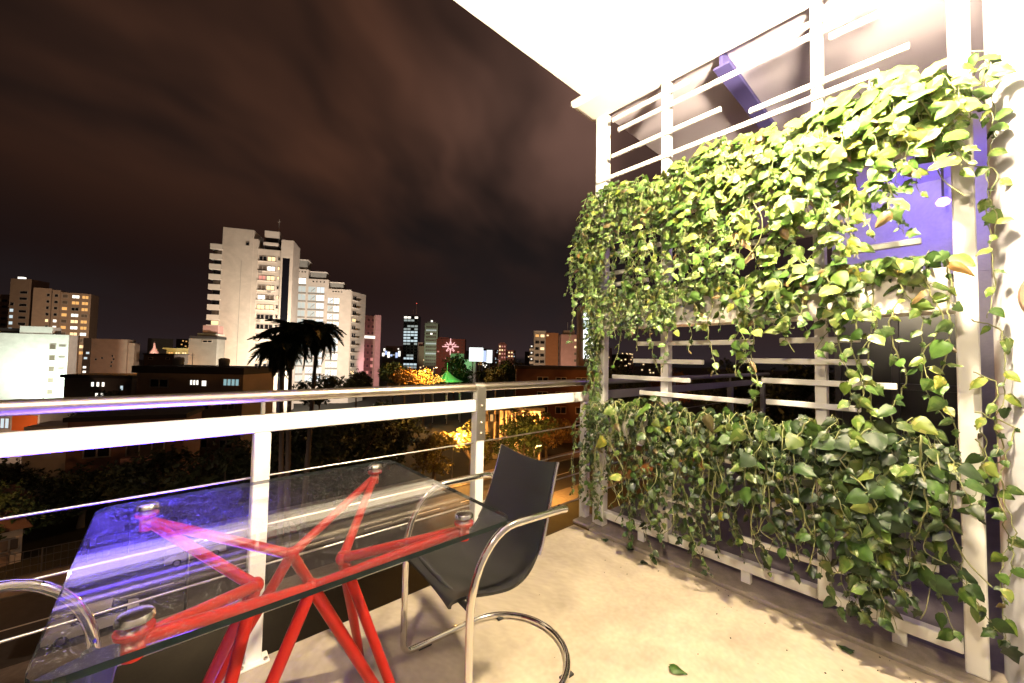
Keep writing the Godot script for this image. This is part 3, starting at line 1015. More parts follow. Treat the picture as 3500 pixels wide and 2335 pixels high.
# ---------------------------------------------------------------- chairs
func chair() -> Node3D:
	var W := 0.483
	var ha := 0.637
	var o := thing("cantilever_chair", "black leather sling chair with chrome tube frame standing on the cream floor", "chair", Vector3(-1.571, 0, 0.363), -0.078, "cantilever chairs at the glass table")
	var R := 0.0125
	var side: Array = []
	side.append(Vector3(0.392, ha - 0.003, 0))
	side.append(Vector3(0.365, ha, 0))
	side.append(Vector3(0.27, ha, 0))
	for k in 11:
		var a := PI / 2 * k / 10
		side.append(Vector3(0.165 - 0.165 * sin(a), ha - 0.235 + 0.235 * cos(a), 0))
	side.append(Vector3(0, 0.25, 0))
	for k in 6:
		var a := PI / 2 * k / 5
		side.append(Vector3(0.04 - 0.04 * cos(a), R + 0.04 - 0.04 * sin(a), 0))
	side.append(Vector3(0.18, R, 0))
	var pts: Array = side.duplicate()
	for k in 25:
		var a := -PI / 2 + PI * k / 24
		pts.append(Vector3(0.316 + W / 2 * cos(a), R, W / 2 + W / 2 * sin(a)))
	for k in side.size():
		var q: Vector3 = side[side.size() - 1 - k]
		pts.append(Vector3(q.x, q.y, W))
	tube_part("tube_frame", pts, R, M.chrome, o, 16)
	# leather shell: a strip swept along the seat and back profile
	var prof := smooth_path([Vector3(-0.046, 0.424, 0), Vector3(-0.036, 0.438, 0), Vector3(0.02, 0.436, 0), Vector3(0.11, 0.416, 0), Vector3(0.19, 0.408, 0), Vector3(0.255, 0.428, 0), Vector3(0.305, 0.478, 0), Vector3(0.342, 0.56, 0), Vector3(0.372, 0.655, 0), Vector3(0.408, 0.782, 0)], 5)
	var inn := 0.04
	var s := st(true)
	var nz := 10
	var top: Array = []
	var bot: Array = []
	for i in prof.size():
		var d: Vector3 = (prof[mini(i + 1, prof.size() - 1)] - prof[maxi(i - 1, 0)]).normalized()
		var nn := Vector3(-d.y, d.x, 0)
		var f := float(i) / (prof.size() - 1)
		var ra: Array = []
		var rb: Array = []
		for j in nz + 1:
			var u := 2.0 * j / nz - 1.0
			var sag := (0.016 + 0.012 * f) * (1.0 - u * u)
			var p: Vector3 = prof[i] - nn * sag
			if f > 0.6:
				p.y -= 0.020 * (1.0 - u * u) * (f - 0.6) / 0.4
			var tp := inn + 0.030 * smoothstep(0.45, 1.0, f)
			p.z = lerpf(tp, W - tp, j / float(nz))
			ra.append(p + nn * 0.005)
			rb.append(p - nn * 0.005)
		top.append(ra)
		bot.append(rb)
	for i in prof.size() - 1:
		for j in nz:
			var mid: Vector3 = (top[i][j] + bot[i + 1][j + 1]) * 0.5
			quad(s, top[i][j], top[i][j + 1], top[i + 1][j + 1], top[i + 1][j], mid)
			quad(s, bot[i][j], bot[i][j + 1], bot[i + 1][j + 1], bot[i + 1][j], mid)
	s.set_smooth_group(-1)
	for i in prof.size() - 1:
		for j in [0, nz]:
			var mid: Vector3 = (top[i][nz / 2] + bot[i + 1][nz / 2]) * 0.5
			quad(s, top[i][j], top[i + 1][j], bot[i + 1][j], bot[i][j], mid)
	for j in nz:
		for i in [0, prof.size() - 1]:
			var mid: Vector3 = top[prof.size() / 2][j]
			quad(s, top[i][j], top[i][j + 1], bot[i][j + 1], bot[i][j], mid)
	build("leather_sling", s, M.leather, o)
	for z in [inn - 0.007, W - inn + 0.007]:
		var edge: Array = []
		for i in range(int(prof.size() * 0.66), prof.size()):
			var tp := 0.030 * smoothstep(0.45, 1.0, float(i) / (prof.size() - 1))
			edge.append(Vector3(prof[i].x + 0.004, prof[i].y, z + (tp if z < 0.2 else -tp)))
		tube_part("back_frame", edge, 0.006, M.chrome, o, 8)
		tube_part("arm_link", [Vector3(0.40, ha - 0.004, 0.0 if z < 0.2 else W), Vector3(0.388, ha - 0.006, z)], 0.008, M.chrome, o, 8)
		tube_part("seat_link", [Vector3(0.0, 0.425, 0.0 if z < 0.2 else W), Vector3(0.015, 0.44, z)], 0.008, M.rubber, o, 8)
	tube_part("crossbar", [Vector3(0.0, 0.425, 0.012), Vector3(0.0, 0.425, W - 0.012)], 0.009, M.rubber, o, 8)
	for q in [Vector3(0.09, 0, 0), Vector3(0.09, 0, W), Vector3(0.316 + W / 2 * 0.55, 0, W / 2 - W / 2 * 0.835), Vector3(0.316 + W / 2 * 0.55, 0, W / 2 + W / 2 * 0.835)]:
		box_part("glide", q + Vector3(-0.028, 0.0006, -0.012), q + Vector3(0.028, 0.009, 0.012), M.rubber, o, 0.002)
	return o

func chairs() -> void:
	var a := chair()
	var b: Node3D = a.duplicate()
	b.name = numbered("cantilever_chair")
	add_child(b)
	b.position = Vector3(-2.395, 0, 0.850)
	b.rotation.y = PI + 0.03
	b.set_meta("label", "black sling chair pushed under the glass table's violet lit side")

# ---------------------------------------------------------------- lamps on the terrace
func globe_lamp(called: String, label: String, at: Vector3, e: float) -> void:
	var o := thing(called, label, "lamp", at)
	var s := st(true)
	var prof: Array = []
	for k in 13:
		var a := -PI / 2 + PI * k / 12
		prof.append(Vector2(0.075 * cos(a), 0.075 * sin(a)))
	lathe(s, prof, Vector3.ZERO, 24)
	build("lamp_globe", s, M.lamp_globe, o)
	tube_part("stem", [Vector3(0, 0.074, 0), Vector3(0, 3.008 - at.y, 0)], 0.008, M.brushed, o, 10)
	s = st(true)
	lathe(s, [Vector2(0.0, 2.995 - at.y), Vector2(0.05, 2.998 - at.y), Vector2(0.055, 3.018 - at.y), Vector2(0.0, 3.018 - at.y)], Vector3.ZERO, 20)
	build("ceiling_rose", s, M.brushed, o)
	omni(at, Color(1.0, 0.915, 0.765), e, 0.07)

func terrace_lamps() -> void:
	globe_lamp("globe_lamp", "bright globe lamp hanging near the round column", Vector3(-0.80, 2.52, 1.64), 16.5)
	globe_lamp("globe_lamp", "bright globe lamp hanging near the house wall by the table", Vector3(-2.9, 2.50, 1.80), 5.5)
	# a small uplight on the floor under the table's far left corner; it shows in the dust on the glass
	var o := thing("violet_uplight", "small violet uplight on the floor under the glass table", "lamp", Vector3(-2.27, 0, 0.30))
	var s := st(true)
	lathe(s, [Vector2(0.0, 0.001), Vector2(0.05, 0.001), Vector2(0.05, 0.04), Vector2(0.042, 0.046), Vector2(0.040, 0.036), Vector2(0.0, 0.036)], Vector3.ZERO, 24)
	build("housing", s, M.dark_frame, o)
	s = st(true)
	lathe(s, [Vector2(0.0, 0.042), Vector2(0.036, 0.040), Vector2(0.036, 0.037), Vector2(0.0, 0.0368)], Vector3.ZERO, 20)
	build("lamp_lens", s, M.lamp_violet, o)
	spot(Vector3(-2.27, 0.05, 0.30), Vector3(-2.44, 0.70, 0.36), Color(0.34, 0.25, 1.0), 44.0, 38.0)

# ---------------------------------------------------------------- the town
# a block whose face runs from a to b (x, z), its back going away from us; y is above the street
func block(called: String, label: String, category: String, a: Vector2, b: Vector2, group := "") -> Node3D:
	var d := (b - a).normalized()
	return thing(called, label, category, Vector3(a.x, GROUND, a.y), atan2(-d.y, d.x), group)

func wall(o: Node3D, s0: float, s1: float, y0: float, y1: float, deep: float, m: Material, front := 0.0, called := "wall") -> MeshInstance3D:
	return box_part(called, Vector3(s0, y0 - GROUND, -deep), Vector3(s1, y1 - GROUND, front), m, o)

# a window: a proud frame and a pane set in it
func window(o: Node3D, s0: float, s1: float, y0: float, y1: float, pane: Material, front := 0.0, bars := 1, frame: Material = null) -> void:
	var fm: Material = frame if frame else M.frame
	y0 -= GROUND
	y1 -= GROUND
	var t := minf(0.14, (s1 - s0) * 0.1)
	var s := st()
	box(s, Vector3(s0, y0, front), Vector3(s1, y0 + t, front + 0.12))
	box(s, Vector3(s0, y1 - t, front), Vector3(s1, y1, front + 0.12))
	for k in bars + 2:
		var x := lerpf(s0, s1 - t, k / float(bars + 1))
		box(s, Vector3(x, y0 + t, front), Vector3(x + t, y1 - t, front + 0.11))
	var w := build("window", s, fm, o)
	box_part("pane", Vector3(s0 + t * 0.5, y0 + t * 0.5, front), Vector3(s1 - t * 0.5, y1 - t * 0.5, front + 0.04), pane, w)

func city() -> void:
	tower()
	stepped_block()
	left_side()
	skyline()
	right_side()
	low_buildings()

func tower() -> void:
	var o := block("apartment_tower", "tallest cream apartment tower with curved end balconies and lit windows", "building", Vector2(9.4, -142.1), Vector2(27.2, -134.2))
	wall(o, 0.0, 8.0, GROUND, 38.6, 9.0, M.cream, 0.6)
	wall(o, 8.0, 9.2, GROUND, 36.0, 8.0, M.cream, 0.45)
	wall(o, -2.2, -0.01, GROUND, 33.6, 8.0, M.dark_wall)  # dark colour in place of the shade behind the balconies
	wall(o, 9.2, 15.4, GROUND, 33.2, 8.0, M.cream, 0.0)
	wall(o, 15.4, 15.9, GROUND, 36.6, 9.0, M.cream, 0.35)
	wall(o, 17.9, 18.8, GROUND, 36.6, 9.0, M.cream, 0.35)
	wall(o, 15.9, 17.9, 31.0, 36.6, 9.0, M.cream, 0.35)
	wall(o, 15.9, 17.9, GROUND, 31.0, 9.0, M.dark_glass, 0.1, "glazing")
	wall(o, 10.6, 14.4, 33.2, 34.6, 6.0, M.roof_dark, -0.6, "penthouse")
	wall(o, 10.4, 14.4, 34.6, 35.5, 6.5, M.cream_trim, -0.2, "penthouse_roof")
	wall(o, 10.6, 14.3, 35.5, 37.2, 5.0, M.roof_dark, -1.2, "tank_room")
	wall(o, 10.4, 14.5, 37.2, 39.3, 5.0, M.cream_trim, -1.0, "tank_room")
	tube_part("antenna", [Vector3(14.0, 39.3 - GROUND, -2.0), Vector3(14.0, 43.6 - GROUND, -2.0)], 0.07, M.frame, o, 5)
	tube_part("antenna", [Vector3(13.6, 42.6 - GROUND, -2.0), Vector3(14.4, 42.9 - GROUND, -2.0)], 0.05, M.frame, o, 5)
	window(o, 6.0, 7.0, 33.6, 34.8, M.window, 0.6, 0)
	# stacked balconies, white trays; dark glass and dark wall behind stand in for shade
	for k in 16:
		var y := 31.6 - k * 3.0
		var tray := st()
		box(tray, Vector3(-2.7, y - GROUND, -3.0), Vector3(0.25, y - GROUND + 0.25, 1.5))
		box(tray, Vector3(-2.7, y - GROUND + 0.25, 1.35), Vector3(0.25, y - GROUND + 1.55, 1.5))
		box(tray, Vector3(-2.7, y - GROUND + 0.25, -3.0), Vector3(-2.55, y - GROUND + 1.55, 1.35))
		build("balcony", tray, M.cream_trim, o)
		window(o, -2.15, -0.05, y - 1.44, y - 0.01, M.lit_warm if k == 7 else (M.window_dim if k % 3 == 0 else M.window), 0.0, 0, M.dark_frame)
	# the columns of wide windows: the left leaf and the right leaf of each storey
	var rows := [[M.window, M.lit_warm], [M.window_dim, M.lit_white], [M.lit_pink, M.lit_warm], [M.window_dim, M.lit_warm], [M.lit_white, M.window_dim], [M.lit_warm, M.lit_warm], [M.window, M.window], [M.window, M.window], [M.window, M.window], [M.window, M.window], [M.lit_white, M.window_dim], [M.window, M.window]]
	for k in rows.size():
		var y := 29.5 - k * 3.0
		window(o, 9.5, 11.6, y, y + 1.55, rows[k][0], 0.0, 1)
		window(o, 11.7, 14.0, y, y + 1.55, rows[k][1], 0.0, 1)
		box_part("window_sill", Vector3(9.3, y - GROUND - 0.2, 0.0), Vector3(14.2, y - GROUND - 0.01, 0.35), M.cream_trim, o)
		window(o, 14.6, 15.15, y + 0.5, y + 1.5, M.lit_warm if k in [1, 2, 4] else M.window, 0.0, 0)
	for q in [[9.6, 1], [12.2, 3], [9.7, 6], [12.6, 7], [9.6, 8], [12.4, 9]]:
		var y: float = 29.5 - q[1] * 3.0 - GROUND
		box_part("air_conditioner", Vector3(q[0], y - 0.95, 0.0), Vector3(q[0] + 0.9, y - 0.3, 0.45), M.frame, o)
	box_part("joint_line", Vector3(5.0, 0, 0.6), Vector3(5.08, 46.0, 0.63), M.grey_wall, o)
	spot(Vector3(24.0, -13.0, -104.0), Vector3(14.0, 12.0, -139.0), Color(1.0, 0.92, 0.84), 3200.0, 60.0)
	spot(Vector3(16.0, -13.0, -122.0), Vector3(17.0, 4.0, -139.0), Color(1.0, 0.84, 0.55), 330.0, 70.0)

func stepped_block() -> void:
	var o := block("stepped_block", "cream apartment block stepping down in three with white lit stairwells", "building", Vector2(31.5, -158.6), Vector2(49.9, -148.8))
	var secs := [[-1.2, 5.5, 32.6, 0.0, 4.8, 36.1, -0.7, 4.9, 27.0], [5.5, 12.6, 29.2, 6.0, 11.4, 31.9, 5.6, 11.3, 24.0], [12.6, 20.6, 25.9, 13.0, 17.6, 28.3, 12.4, 16.6, 20.2]]
	for q in secs:
		wall(o, q[0], q[1], GROUND, q[2], 9.0, M.cream)
		wall(o, q[3], q[4], q[2], q[5], 6.0, M.grey_wall, -1.0, "penthouse")
		wall(o, q[3] - 0.3, q[4] + 0.3, q[5], q[5] + 0.3, 6.5, M.cream_trim, -0.7, "penthouse_roof")
		for k in 4:
			var x: float = lerpf(q[3] + 1.0, q[4] - 0.6, k / 3.0)
			box_part("vent", Vector3(x, q[2] - 1.2 - GROUND, 0.0), Vector3(x + 0.45, q[2] - 0.75 - GROUND, 0.06), M.window, o)
		var n := 0
		var y: float = q[8]
		while y > -12.0:
			var wide: float = q[7] - q[6]
			var m1: Material = M.lit_soft if rng.randf() < 0.4 else M.lit_cool
			var m2: Material = M.lit_cool if rng.randf() < 0.55 else M.lit_white
			if q[6] < 1.0:
				m1 = M.lit_soft
				m2 = M.lit_soft if n > 0 else M.lit_white
			if q[6] > 12.0:
				m2 = M.lit_white if rng.randf() < 0.5 else M.lit_cool
			window(o, q[6], q[6] + wide * 0.48, y, y + 2.35, m1, 0.0, 1, M.cream_trim)
			window(o, q[6] + wide * 0.5, q[7], y, y + 2.35, m2, 0.0, 1, M.cream_trim)
			# the stair flight that shows as a slanting band inside the glass
			var s := st()
			var x0: float = q[6] + wide * 0.30
			var xf := Transform3D(Basis(Vector3(0, 0, 1), 0.75), Vector3(x0, y - GROUND + 1.1, 0.07))
			box(s, Vector3(-0.9, -0.10, -0.02), Vector3(0.9, 0.10, 0.02), 0.0, xf)
			build("stair_flight", s, M.grey_wall, o)
			box_part("spandrel", Vector3(q[6], y - GROUND - 0.48, 0.0), Vector3(q[7], y - GROUND - 0.02, 0.2), M.grey_wall, o)
			y -= 3.0
			n += 1
	var e := block("end_slab", "cream end slab of the stepped block with a single column of dark windows", "building", Vector2(49.9, -148.8), Vector2(57.4, -154.2))
	wall(e, 0.02, 9.2, GROUND, 25.4, 7.0, M.cream)
	for k in 13:
		var y := 22.2 - k * 2.85
		window(e, 0.6, 3.0, y, y + 1.5, M.lit_warm if k in [3, 10] else M.window, 0.0, 1)
		box_part("canopy", Vector3(0.4, y - GROUND - 0.35, 0.0), Vector3(4.4, y - GROUND - 0.12, 0.7), M.cream_trim, e)
	spot(Vector3(30.0, -10.0, -112.0), Vector3(45.0, 10.0, -151.0), Color(1.0, 0.93, 0.86), 3000.0, 60.0)
	var p := block("pink_office", "narrow office with pink lit lower storeys and a tall white edge", "building", Vector2(61.4, -168.2), Vector2(71.0, -168.8))
	wall(p, 0.0, 6.0, GROUND, 18.6, 8.0, M.brown)
	wall(p, 6.0, 8.4, GROUND, 19.2, 8.0, M.pink_wall, 0.8, "edge_pier")
	wall(p, 0.0, 6.0, 8.6, 9.7, 0.0, M.lit_white, 0.4, "light_band")
	for k in 9:
		var y := 16.0 - k * 2.9
		if absf(y - 8.4) < 1.5:
			continue
		for x in 3:
			window(p, 0.4 + x * 1.9, 1.8 + x * 1.9, y, y + 1.5, M.window_dim if y > 8 else (M.lit_pink if rng.randf() < 0.45 else M.window_dim), 0.0, 0, M.pink_wall)
	spot(Vector3(58.0, -6.0, -140.0), Vector3(66.0, 2.0, -168.0), Color(1.0, 0.66, 0.74), 420.0, 40.0)

func left_side() -> void:
	var o := block("floodlit_block", "pale block at the left, its end wall floodlit dazzling white", "building", Vector2(-38.3, -153.9), Vector2(-20.8, -149.0))
	wall(o, -14.0, 18.1, GROUND, 4.9, 5.0, M.pale)
	wall(o, 9.2, 14.9, 4.9, 6.8, 4.0, M.pale, -0.2, "tank_room")
	wall(o, -14.0, 8.6, 4.9, 6.2, 4.0, M.roof_dark, -1.0, "roof_shed")
	for k in 7:
		var y := 1.1 - k * 2.85
		window(o, 14.7, 15.9, y, y + 1.4, M.window_dim, 0.0, 0)
		window(o, 16.4, 17.7, y + 0.7, y + 1.2, M.window_dim, 0.0, 0)
	var f := thing("floodlight", "small white floodlight at the foot of the pale block", "lamp", Vector3(-23.6, -9.2, -143.0))
	var s := st()
	box(s, Vector3(-0.2, -0.15, -0.12), Vector3(0.2, 0.15, 0.12))
	build("lamp_head", s, M.lamp_white, f)
	tube_part("mast", [Vector3(0, -0.16, 0), Vector3(0, -7.8, 0)], 0.08, M.fence, f, 6)
	omni(Vector3(-23.6, -9.2, -143.0), Color(0.90, 1.0, 0.92), 260.0, 0.2)
	spot(Vector3(-24.5, -9.0, -139.0), Vector3(-23.5, 0.0, -150.0), Color(0.90, 1.0, 0.92), 420.0, 62.0)
	spot(Vector3(-36.0, -9.0, -128.0), Vector3(-37.0, -3.0, -152.0), Color(1.0, 0.95, 0.86), 330.0, 45.0)
	# brown towers far at the left
	o = block("brown_tower", "brown apartment tower with many lit windows, far behind the floodlit block", "building", Vector2(-50.5, -289.6), Vector2(-31.1, -285.7))
	wall(o, 0.0, 6.0, GROUND, 30.6, 10.0, M.brown)
	wall(o, 6.3, 9.0, GROUND, 30.1, 10.0, M.brown)
	wall(o, 6.0, 6.3, GROUND, 29.4, 10.0, M.roof_dark, -0.6)
	wall(o, 9.0, 19.6, GROUND, 29.3, 10.0, M.brown, -0.3)
	var mats := [M.window, M.lit_amber, M.lit_warm, M.lit_white, M.window_dim, M.window]
	for k in 10:
		var y := 26.6 - k * 3.1
		window(o, 4.4, 5.6, y, y + 1.5, M.lit_warm if k in [4] else M.window, 0.0, 0)
		window(o, 7.0, 8.4, y, y + 1.5, M.lit_white if k in [4, 5] else M.window, 0.0, 0)
		window(o, 9.6, 11.6, y, y + 1.7, M.lit_amber if k in [2, 3, 5] else M.window_dim, -0.3, 0)
		window(o, 12.9, 15.6, y, y + 1.7, M.lit_white if k in [0, 3, 5] else mats[rng.randi_range(0, 5)], -0.3, 1)
		window(o, 16.4, 18.8, y, y + 1.7, M.lit_amber if rng.randf() < 0.5 else mats[rng.randi_range(0, 5)], -0.3, 1)
	spot(Vector3(-36.0, -5.0, -230.0), Vector3(-41.0, 14.0, -287.0), Color(1.0, 0.86, 0.72), 3000.0, 40.0)
	o = block("brown_stub_tower", "slim brown tower with a bright beacon on top, at the left edge", "building", Vector2(-60.0, -303.0), Vector2(-51.8, -297.5))
	wall(o, 0.0, 8.3, GROUND, 35.4, 9.0, M.brown)
	for k in 8:
		var y := 22.0 - k * 3.1
		window(o, 0.4, 2.2, y, y + 1.7, M.lit_cool if k in [1, 2, 3, 4] else M.window, 0.0, 0)
		window(o, 4.2, 7.6, y + 6.0, y + 7.4, M.window, 0.0, 0)
	box_part("beacon", Vector3(2.4, 35.4 - GROUND, -2.0), Vector3(4.6, 36.4 - GROUND, -0.5), M.lit_white, o)
	o = block("brown_low_tower", "broad dark brown tower cut by the left edge of the view", "building", Vector2(-78.0, -334.0), Vector2(-61.5, -319.6))
	wall(o, 0.0, 20.0, GROUND, 29.0, 9.0, M.brown)
	for k in 9:
		var y := 25.0 - k * 3.1
		for x in 4:
			window(o, 3.0 + x * 4.2, 6.0 + x * 4.2, y, y + 1.5, M.lit_red if k == 5 and x == 3 else (M.window_dim if rng.randf() < 0.3 else M.window), 0.0, 0)
	# behind and right of the floodlit block
	o = block("brown_block", "plain brown block with few windows, right of the floodlit block", "building", Vector2(-19.4, -175.0), Vector2(-10.2, -172.4))
	wall(o, 0.0, 8.4, GROUND, 4.7, 6.0, M.brown)
	wall(o, 8.4, 9.9, GROUND, 3.6, 5.0, M.brown, -0.8)
	wall(o, -1.6, -0.02, GROUND, 4.8, 6.0, M.dark_wall, 0.5)
	for q in [[-1.4, -4.6], [-1.4, -6.0], [-1.3, -1.8], [-0.9, -0.2]]:
		window(o, q[0], q[0] + 0.9, q[1], q[1] + 0.8, M.lit_white if q[1] < -4 else M.lit_cool, 0.5, 0)
	for q in [[4.8, -0.9], [5.1, -1.9], [4.7, -2.9], [4.6, -4.1], [1.0, -2.0], [2.4, -1.6]]:
		window(o, q[0], q[0] + 0.55, q[1], q[1] + 0.6, M.window, 0.0, 0)
	spot(Vector3(-10.0, -6.0, -150.0), Vector3(-15.0, 0.0, -174.0), Color(1.0, 0.84, 0.74), 260.0, 40.0)
	var c := thing("church_spire", "small white lit church spire among the roofs", "church", Vector3(-7.2, GROUND, -324.8))
	s = st()
	var a := [Vector2(2.6, 0.0), Vector2(2.6, 16.0), Vector2(2.0, 17.8), Vector2(0.9, 19.5), Vector2(0.45, 22.0), Vector2(0.0, 25.2)]
	lathe(s, a, Vector3.ZERO, 8)
	build("spire", s, M.cream, c)
	for y in [13.0, 15.0]:
		box_part("belfry_window", Vector3(-0.5, y, 2.2), Vector3(0.5, y + 1.2, 2.62), M.lit_warm, c)
	spot(Vector3(-9.0, -2.0, -306.0), Vector3(-7.2, 4.0, -325.0), Color(1.0, 0.72, 0.66), 900.0, 25.0)
	o = block("small_dark_house", "small dark flat roofed block just left of the tower's foot", "building", Vector2(-5.7, -115.3), Vector2(-0.6, -112.3))
	wall(o, 0.0, 5.8, GROUND, 0.4, 5.0, M.dark_wall)
	wall(o, -0.15, 5.95, 0.4, 0.65, 5.2, M.roof_dark, 0.15, "roof")
	window(o, 0.9, 1.8, -0.7, -0.2, M.window, 0.0, 0)
	window(o, 4.2, 5.0, -0.7, -0.2, M.window, 0.0, 0)
	o = block("yellow_lit_block", "low block glowing yellow behind the small dark house", "building", Vector2(-1.8, -198.0), Vector2(4.7, -195.9))
	wall(o, 0.0, 6.8, GROUND, 2.0, 5.0, M.cream)
	wall(o, -1.2, 7.0, 2.0, 2.5, 5.2, M.cream_trim, 0.4, "roof")
	for k in 3:
		for x in 3:
			window(o, 0.5 + x * 2.1, 2.1 + x * 2.1, -0.6 - k * 2.6, 1.0 - k * 2.6, M.lit_warm if (x + k) % 3 != 0 else M.lit_amber, 0.0, 1)
	spot(Vector3(2.0, -6.0, -182.0), Vector3(1.5, 0.0, -197.0), Color(1.0, 0.85, 0.40), 230.0, 40.0)
	o = block("grey_green_block", "grey green stepped block touching the tower's left side", "building", Vector2(2.2, -128.4), Vector2(8.0, -125.6))
	wall(o, 0.0, 6.2, GROUND, 4.6, 5.0, M.grey_wall)
	wall(o, 0.3, 6.4, 4.6, 5.3, 5.2, M.roof_dark, 0.3, "roof")
	wall(o, 1.6, 6.2, 5.3, 6.0, 4.5, M.cream_trim, -0.4, "penthouse_roof")
	wall(o, 2.6, 6.0, 6.0, 8.2, 4.0, M.pink_wall, -0.8, "penthouse")
	window(o, 3.0, 5.2, 3.6, 4.3, M.window, 0.0, 1)
	spot(Vector3(4.0, -8.0, -108.0), Vector3(5.0, 0.0, -127.0), Color(0.95, 1.0, 0.75), 110.0, 40.0)

func star(o: Node3D, at: Vector3, r: float) -> void:
	for k in 8:
		var a := TAU * k / 8 + PI / 2
		var d := Vector3(cos(a), sin(a), 0)
		tube_part("star_ray", [at + d * r * 0.25, at + d * r * (1.0 if k % 2 == 0 else 0.72)], 0.42, M.lit_star, o, 5)
	for k in 5:
		var a := TAU * k / 5 + PI / 2
		var b := a + TAU * 2 / 5
		tube_part("star_line", [at + Vector3(cos(a), sin(a), 0) * r * 0.75, at + Vector3(cos(b), sin(b), 0) * r * 0.75], 0.22, M.lit_star, o, 5)

func skyline() -> void:
	var o := block("glass_tower", "far glass office tower with lit floors and a mast on top", "building", Vector2(203.3, -418.3), Vector2(216.0, -406.9))
	wall(o, 0.0, 17.1, GROUND, 47.9, 12.0, M.dark_glass)
	for k in 18:
		var y := 44.6 - k * 3.4
		var m: Material = M.lit_cool if k in [5, 6, 7, 8, 14, 16] else (M.lit_soft if rng.randf() < 0.6 else M.window)
		if k == 0:
			m = M.lit_white
		for x in 4:
			window(o, 0.3 + x * 4.15, 4.2 + x * 4.15, y, y + 2.5, m if rng.randf() < 0.8 else M.window, 0.0, 0, M.grey_wall)
	tube_part("mast", [Vector3(13.5, 64.9, -4.0), Vector3(13.5, 79.5, -4.0)], [0.6, 0.25], M.pink_wall, o, 5)
	tube_part("mast", [Vector3(9.5, 64.9, -4.0), Vector3(9.5, 72.5, -4.0)], [0.4, 0.25], M.pink_wall, o, 5)
	box_part("mast_lamp", Vector3(13.1, 79.5, -4.4), Vector3(13.9, 80.3, -3.6), M.lit_red, o)
	o = block("green_grey_tower", "far grey green tower with a rounded top, right of the glass tower", "building", Vector2(206.9, -374.8), Vector2(217.3, -365.5))
	wall(o, 0.0, 14.0, GROUND, 37.0, 10.0, M.green_wall)
	wall(o, 2.0, 12.0, 37.0, 38.6, 8.0, M.grey_wall, -1.0, "roof")
	box_part("roof_lamp", Vector3(6.4, 55.6, -1.0), Vector3(8.2, 57.2, 0.0), M.lit_white, o)
	for k in 13:
		var y := 32.0 - k * 3.6
		window(o, 1.2, 12.8, y, y + 1.9, M.lit_soft if k in [1, 5, 8] else M.window_dim, 0.0, 4)
	window(o, 6.0, 8.6, 24.5, 26.5, M.lit_white, 0.3, 0)
	spot(Vector3(180.0, -4.0, -330.0), Vector3(212.0, 15.0, -370.0), Color(0.95, 1.0, 0.85), 1500.0, 30.0)
	o = block("pink_slab", "thin pinkish slab between the glass tower and the green tower", "building", Vector2(206.6, -388.5), Vector2(210.6, -385.0))
	wall(o, 0.0, 5.2, GROUND, 16.4, 8.0, M.pink_wall)
	for k in 4:
		window(o, 1.2, 4.0, 12.0 - k * 4.0, 13.6 - k * 4.0, M.window_dim, 0.0, 0)
	o = block("star_hotel", "wide reddish brown block with a glowing star on its front", "building", Vector2(195.8, -331.1), Vector2(216.6, -312.5))
	wall(o, 0.0, 27.9, GROUND, 18.6, 10.0, M.red_wall)
	wall(o, 1.0, 12.0, 18.6, 20.0, 8.0, M.red_wall, -1.0, "roof")
	for k in 6:
		for x in 7:
			if absf(x * 3.9 + 2.0 - 13.9) < 5.0 and k in [0, 1, 2, 3]:
				continue
			window(o, 0.9 + x * 3.9, 3.0 + x * 3.9, 15.4 - k * 3.4, 17.0 - k * 3.4, M.lit_pink if rng.randf() < 0.3 else M.window_dim, 0.0, 0, M.red_wall)
	star(o, Vector3(13.9, 11.0 - GROUND, 0.8), 8.0)
	spot(Vector3(170.0, -2.0, -290.0), Vector3(205.0, 8.0, -322.0), Color(1.0, 0.62, 0.50), 900.0, 40.0)
	o = block("blue_lit_hall", "low hall with bluish white lights left of the glass tower", "building", Vector2(122.8, -289.0), Vector2(133.8, -279.2))
	wall(o, 0.0, 14.7, GROUND, 4.4, 8.0, M.dark_wall)
	for x in 7:
		box_part("light_panel", Vector3(0.4 + x * 2.05, 17.6 + 1.2 * sin(x * 2.1), 0.0), Vector3(2.0 + x * 2.05, 20.2 + 1.6 * sin(x * 1.3), 0.4), M.lit_blue if x % 2 else M.lit_white, o)
	box_part("light_panel", Vector3(1.0, 21.5, -1.0), Vector3(2.2, 23.6, -0.6), M.lit_white, o)
	o = block("slim_tower", "small slim tower with orange and white lights in mid skyline", "building", Vector2(202.7, -244.4), Vector2(207.5, -240.1))
	wall(o, 0.0, 6.5, GROUND, 12.6, 6.0, M.pink_wall)
	wall(o, 1.0, 5.4, 12.6, 13.6, 5.0, M.pink_wall, -0.5, "roof")
	for k in 8:
		for x in 3:
			window(o, 0.5 + x * 2.0, 1.9 + x * 2.0, 9.6 - k * 3.0, 11.2 - k * 3.0, M.lit_warm if rng.randf() < 0.4 else (M.lit_pink if rng.randf() < 0.4 else M.window_dim), 0.0, 0)
	o = block("slim_annexe", "lower annexe right of the small slim tower", "building", Vector2(208.2, -239.4), Vector2(212.2, -236.0))
	wall(o, 0.0, 5.2, GROUND, 7.6, 6.0, M.pink_wall)
	for k in 4:
		for x in 2:
			window(o, 0.6 + x * 2.3, 2.2 + x * 2.3, 4.8 - k * 3.0, 6.2 - k * 3.0, M.lit_warm if rng.randf() < 0.5 else M.window_dim, 0.0, 0)
	spot(Vector3(180.0, -8.0, -210.0), Vector3(206.0, 2.0, -241.0), Color(1.0, 0.70, 0.55), 420.0, 30.0)
	# the small far buildings along the horizon
	var r := RandomNumberGenerator.new()
	r.seed = 91
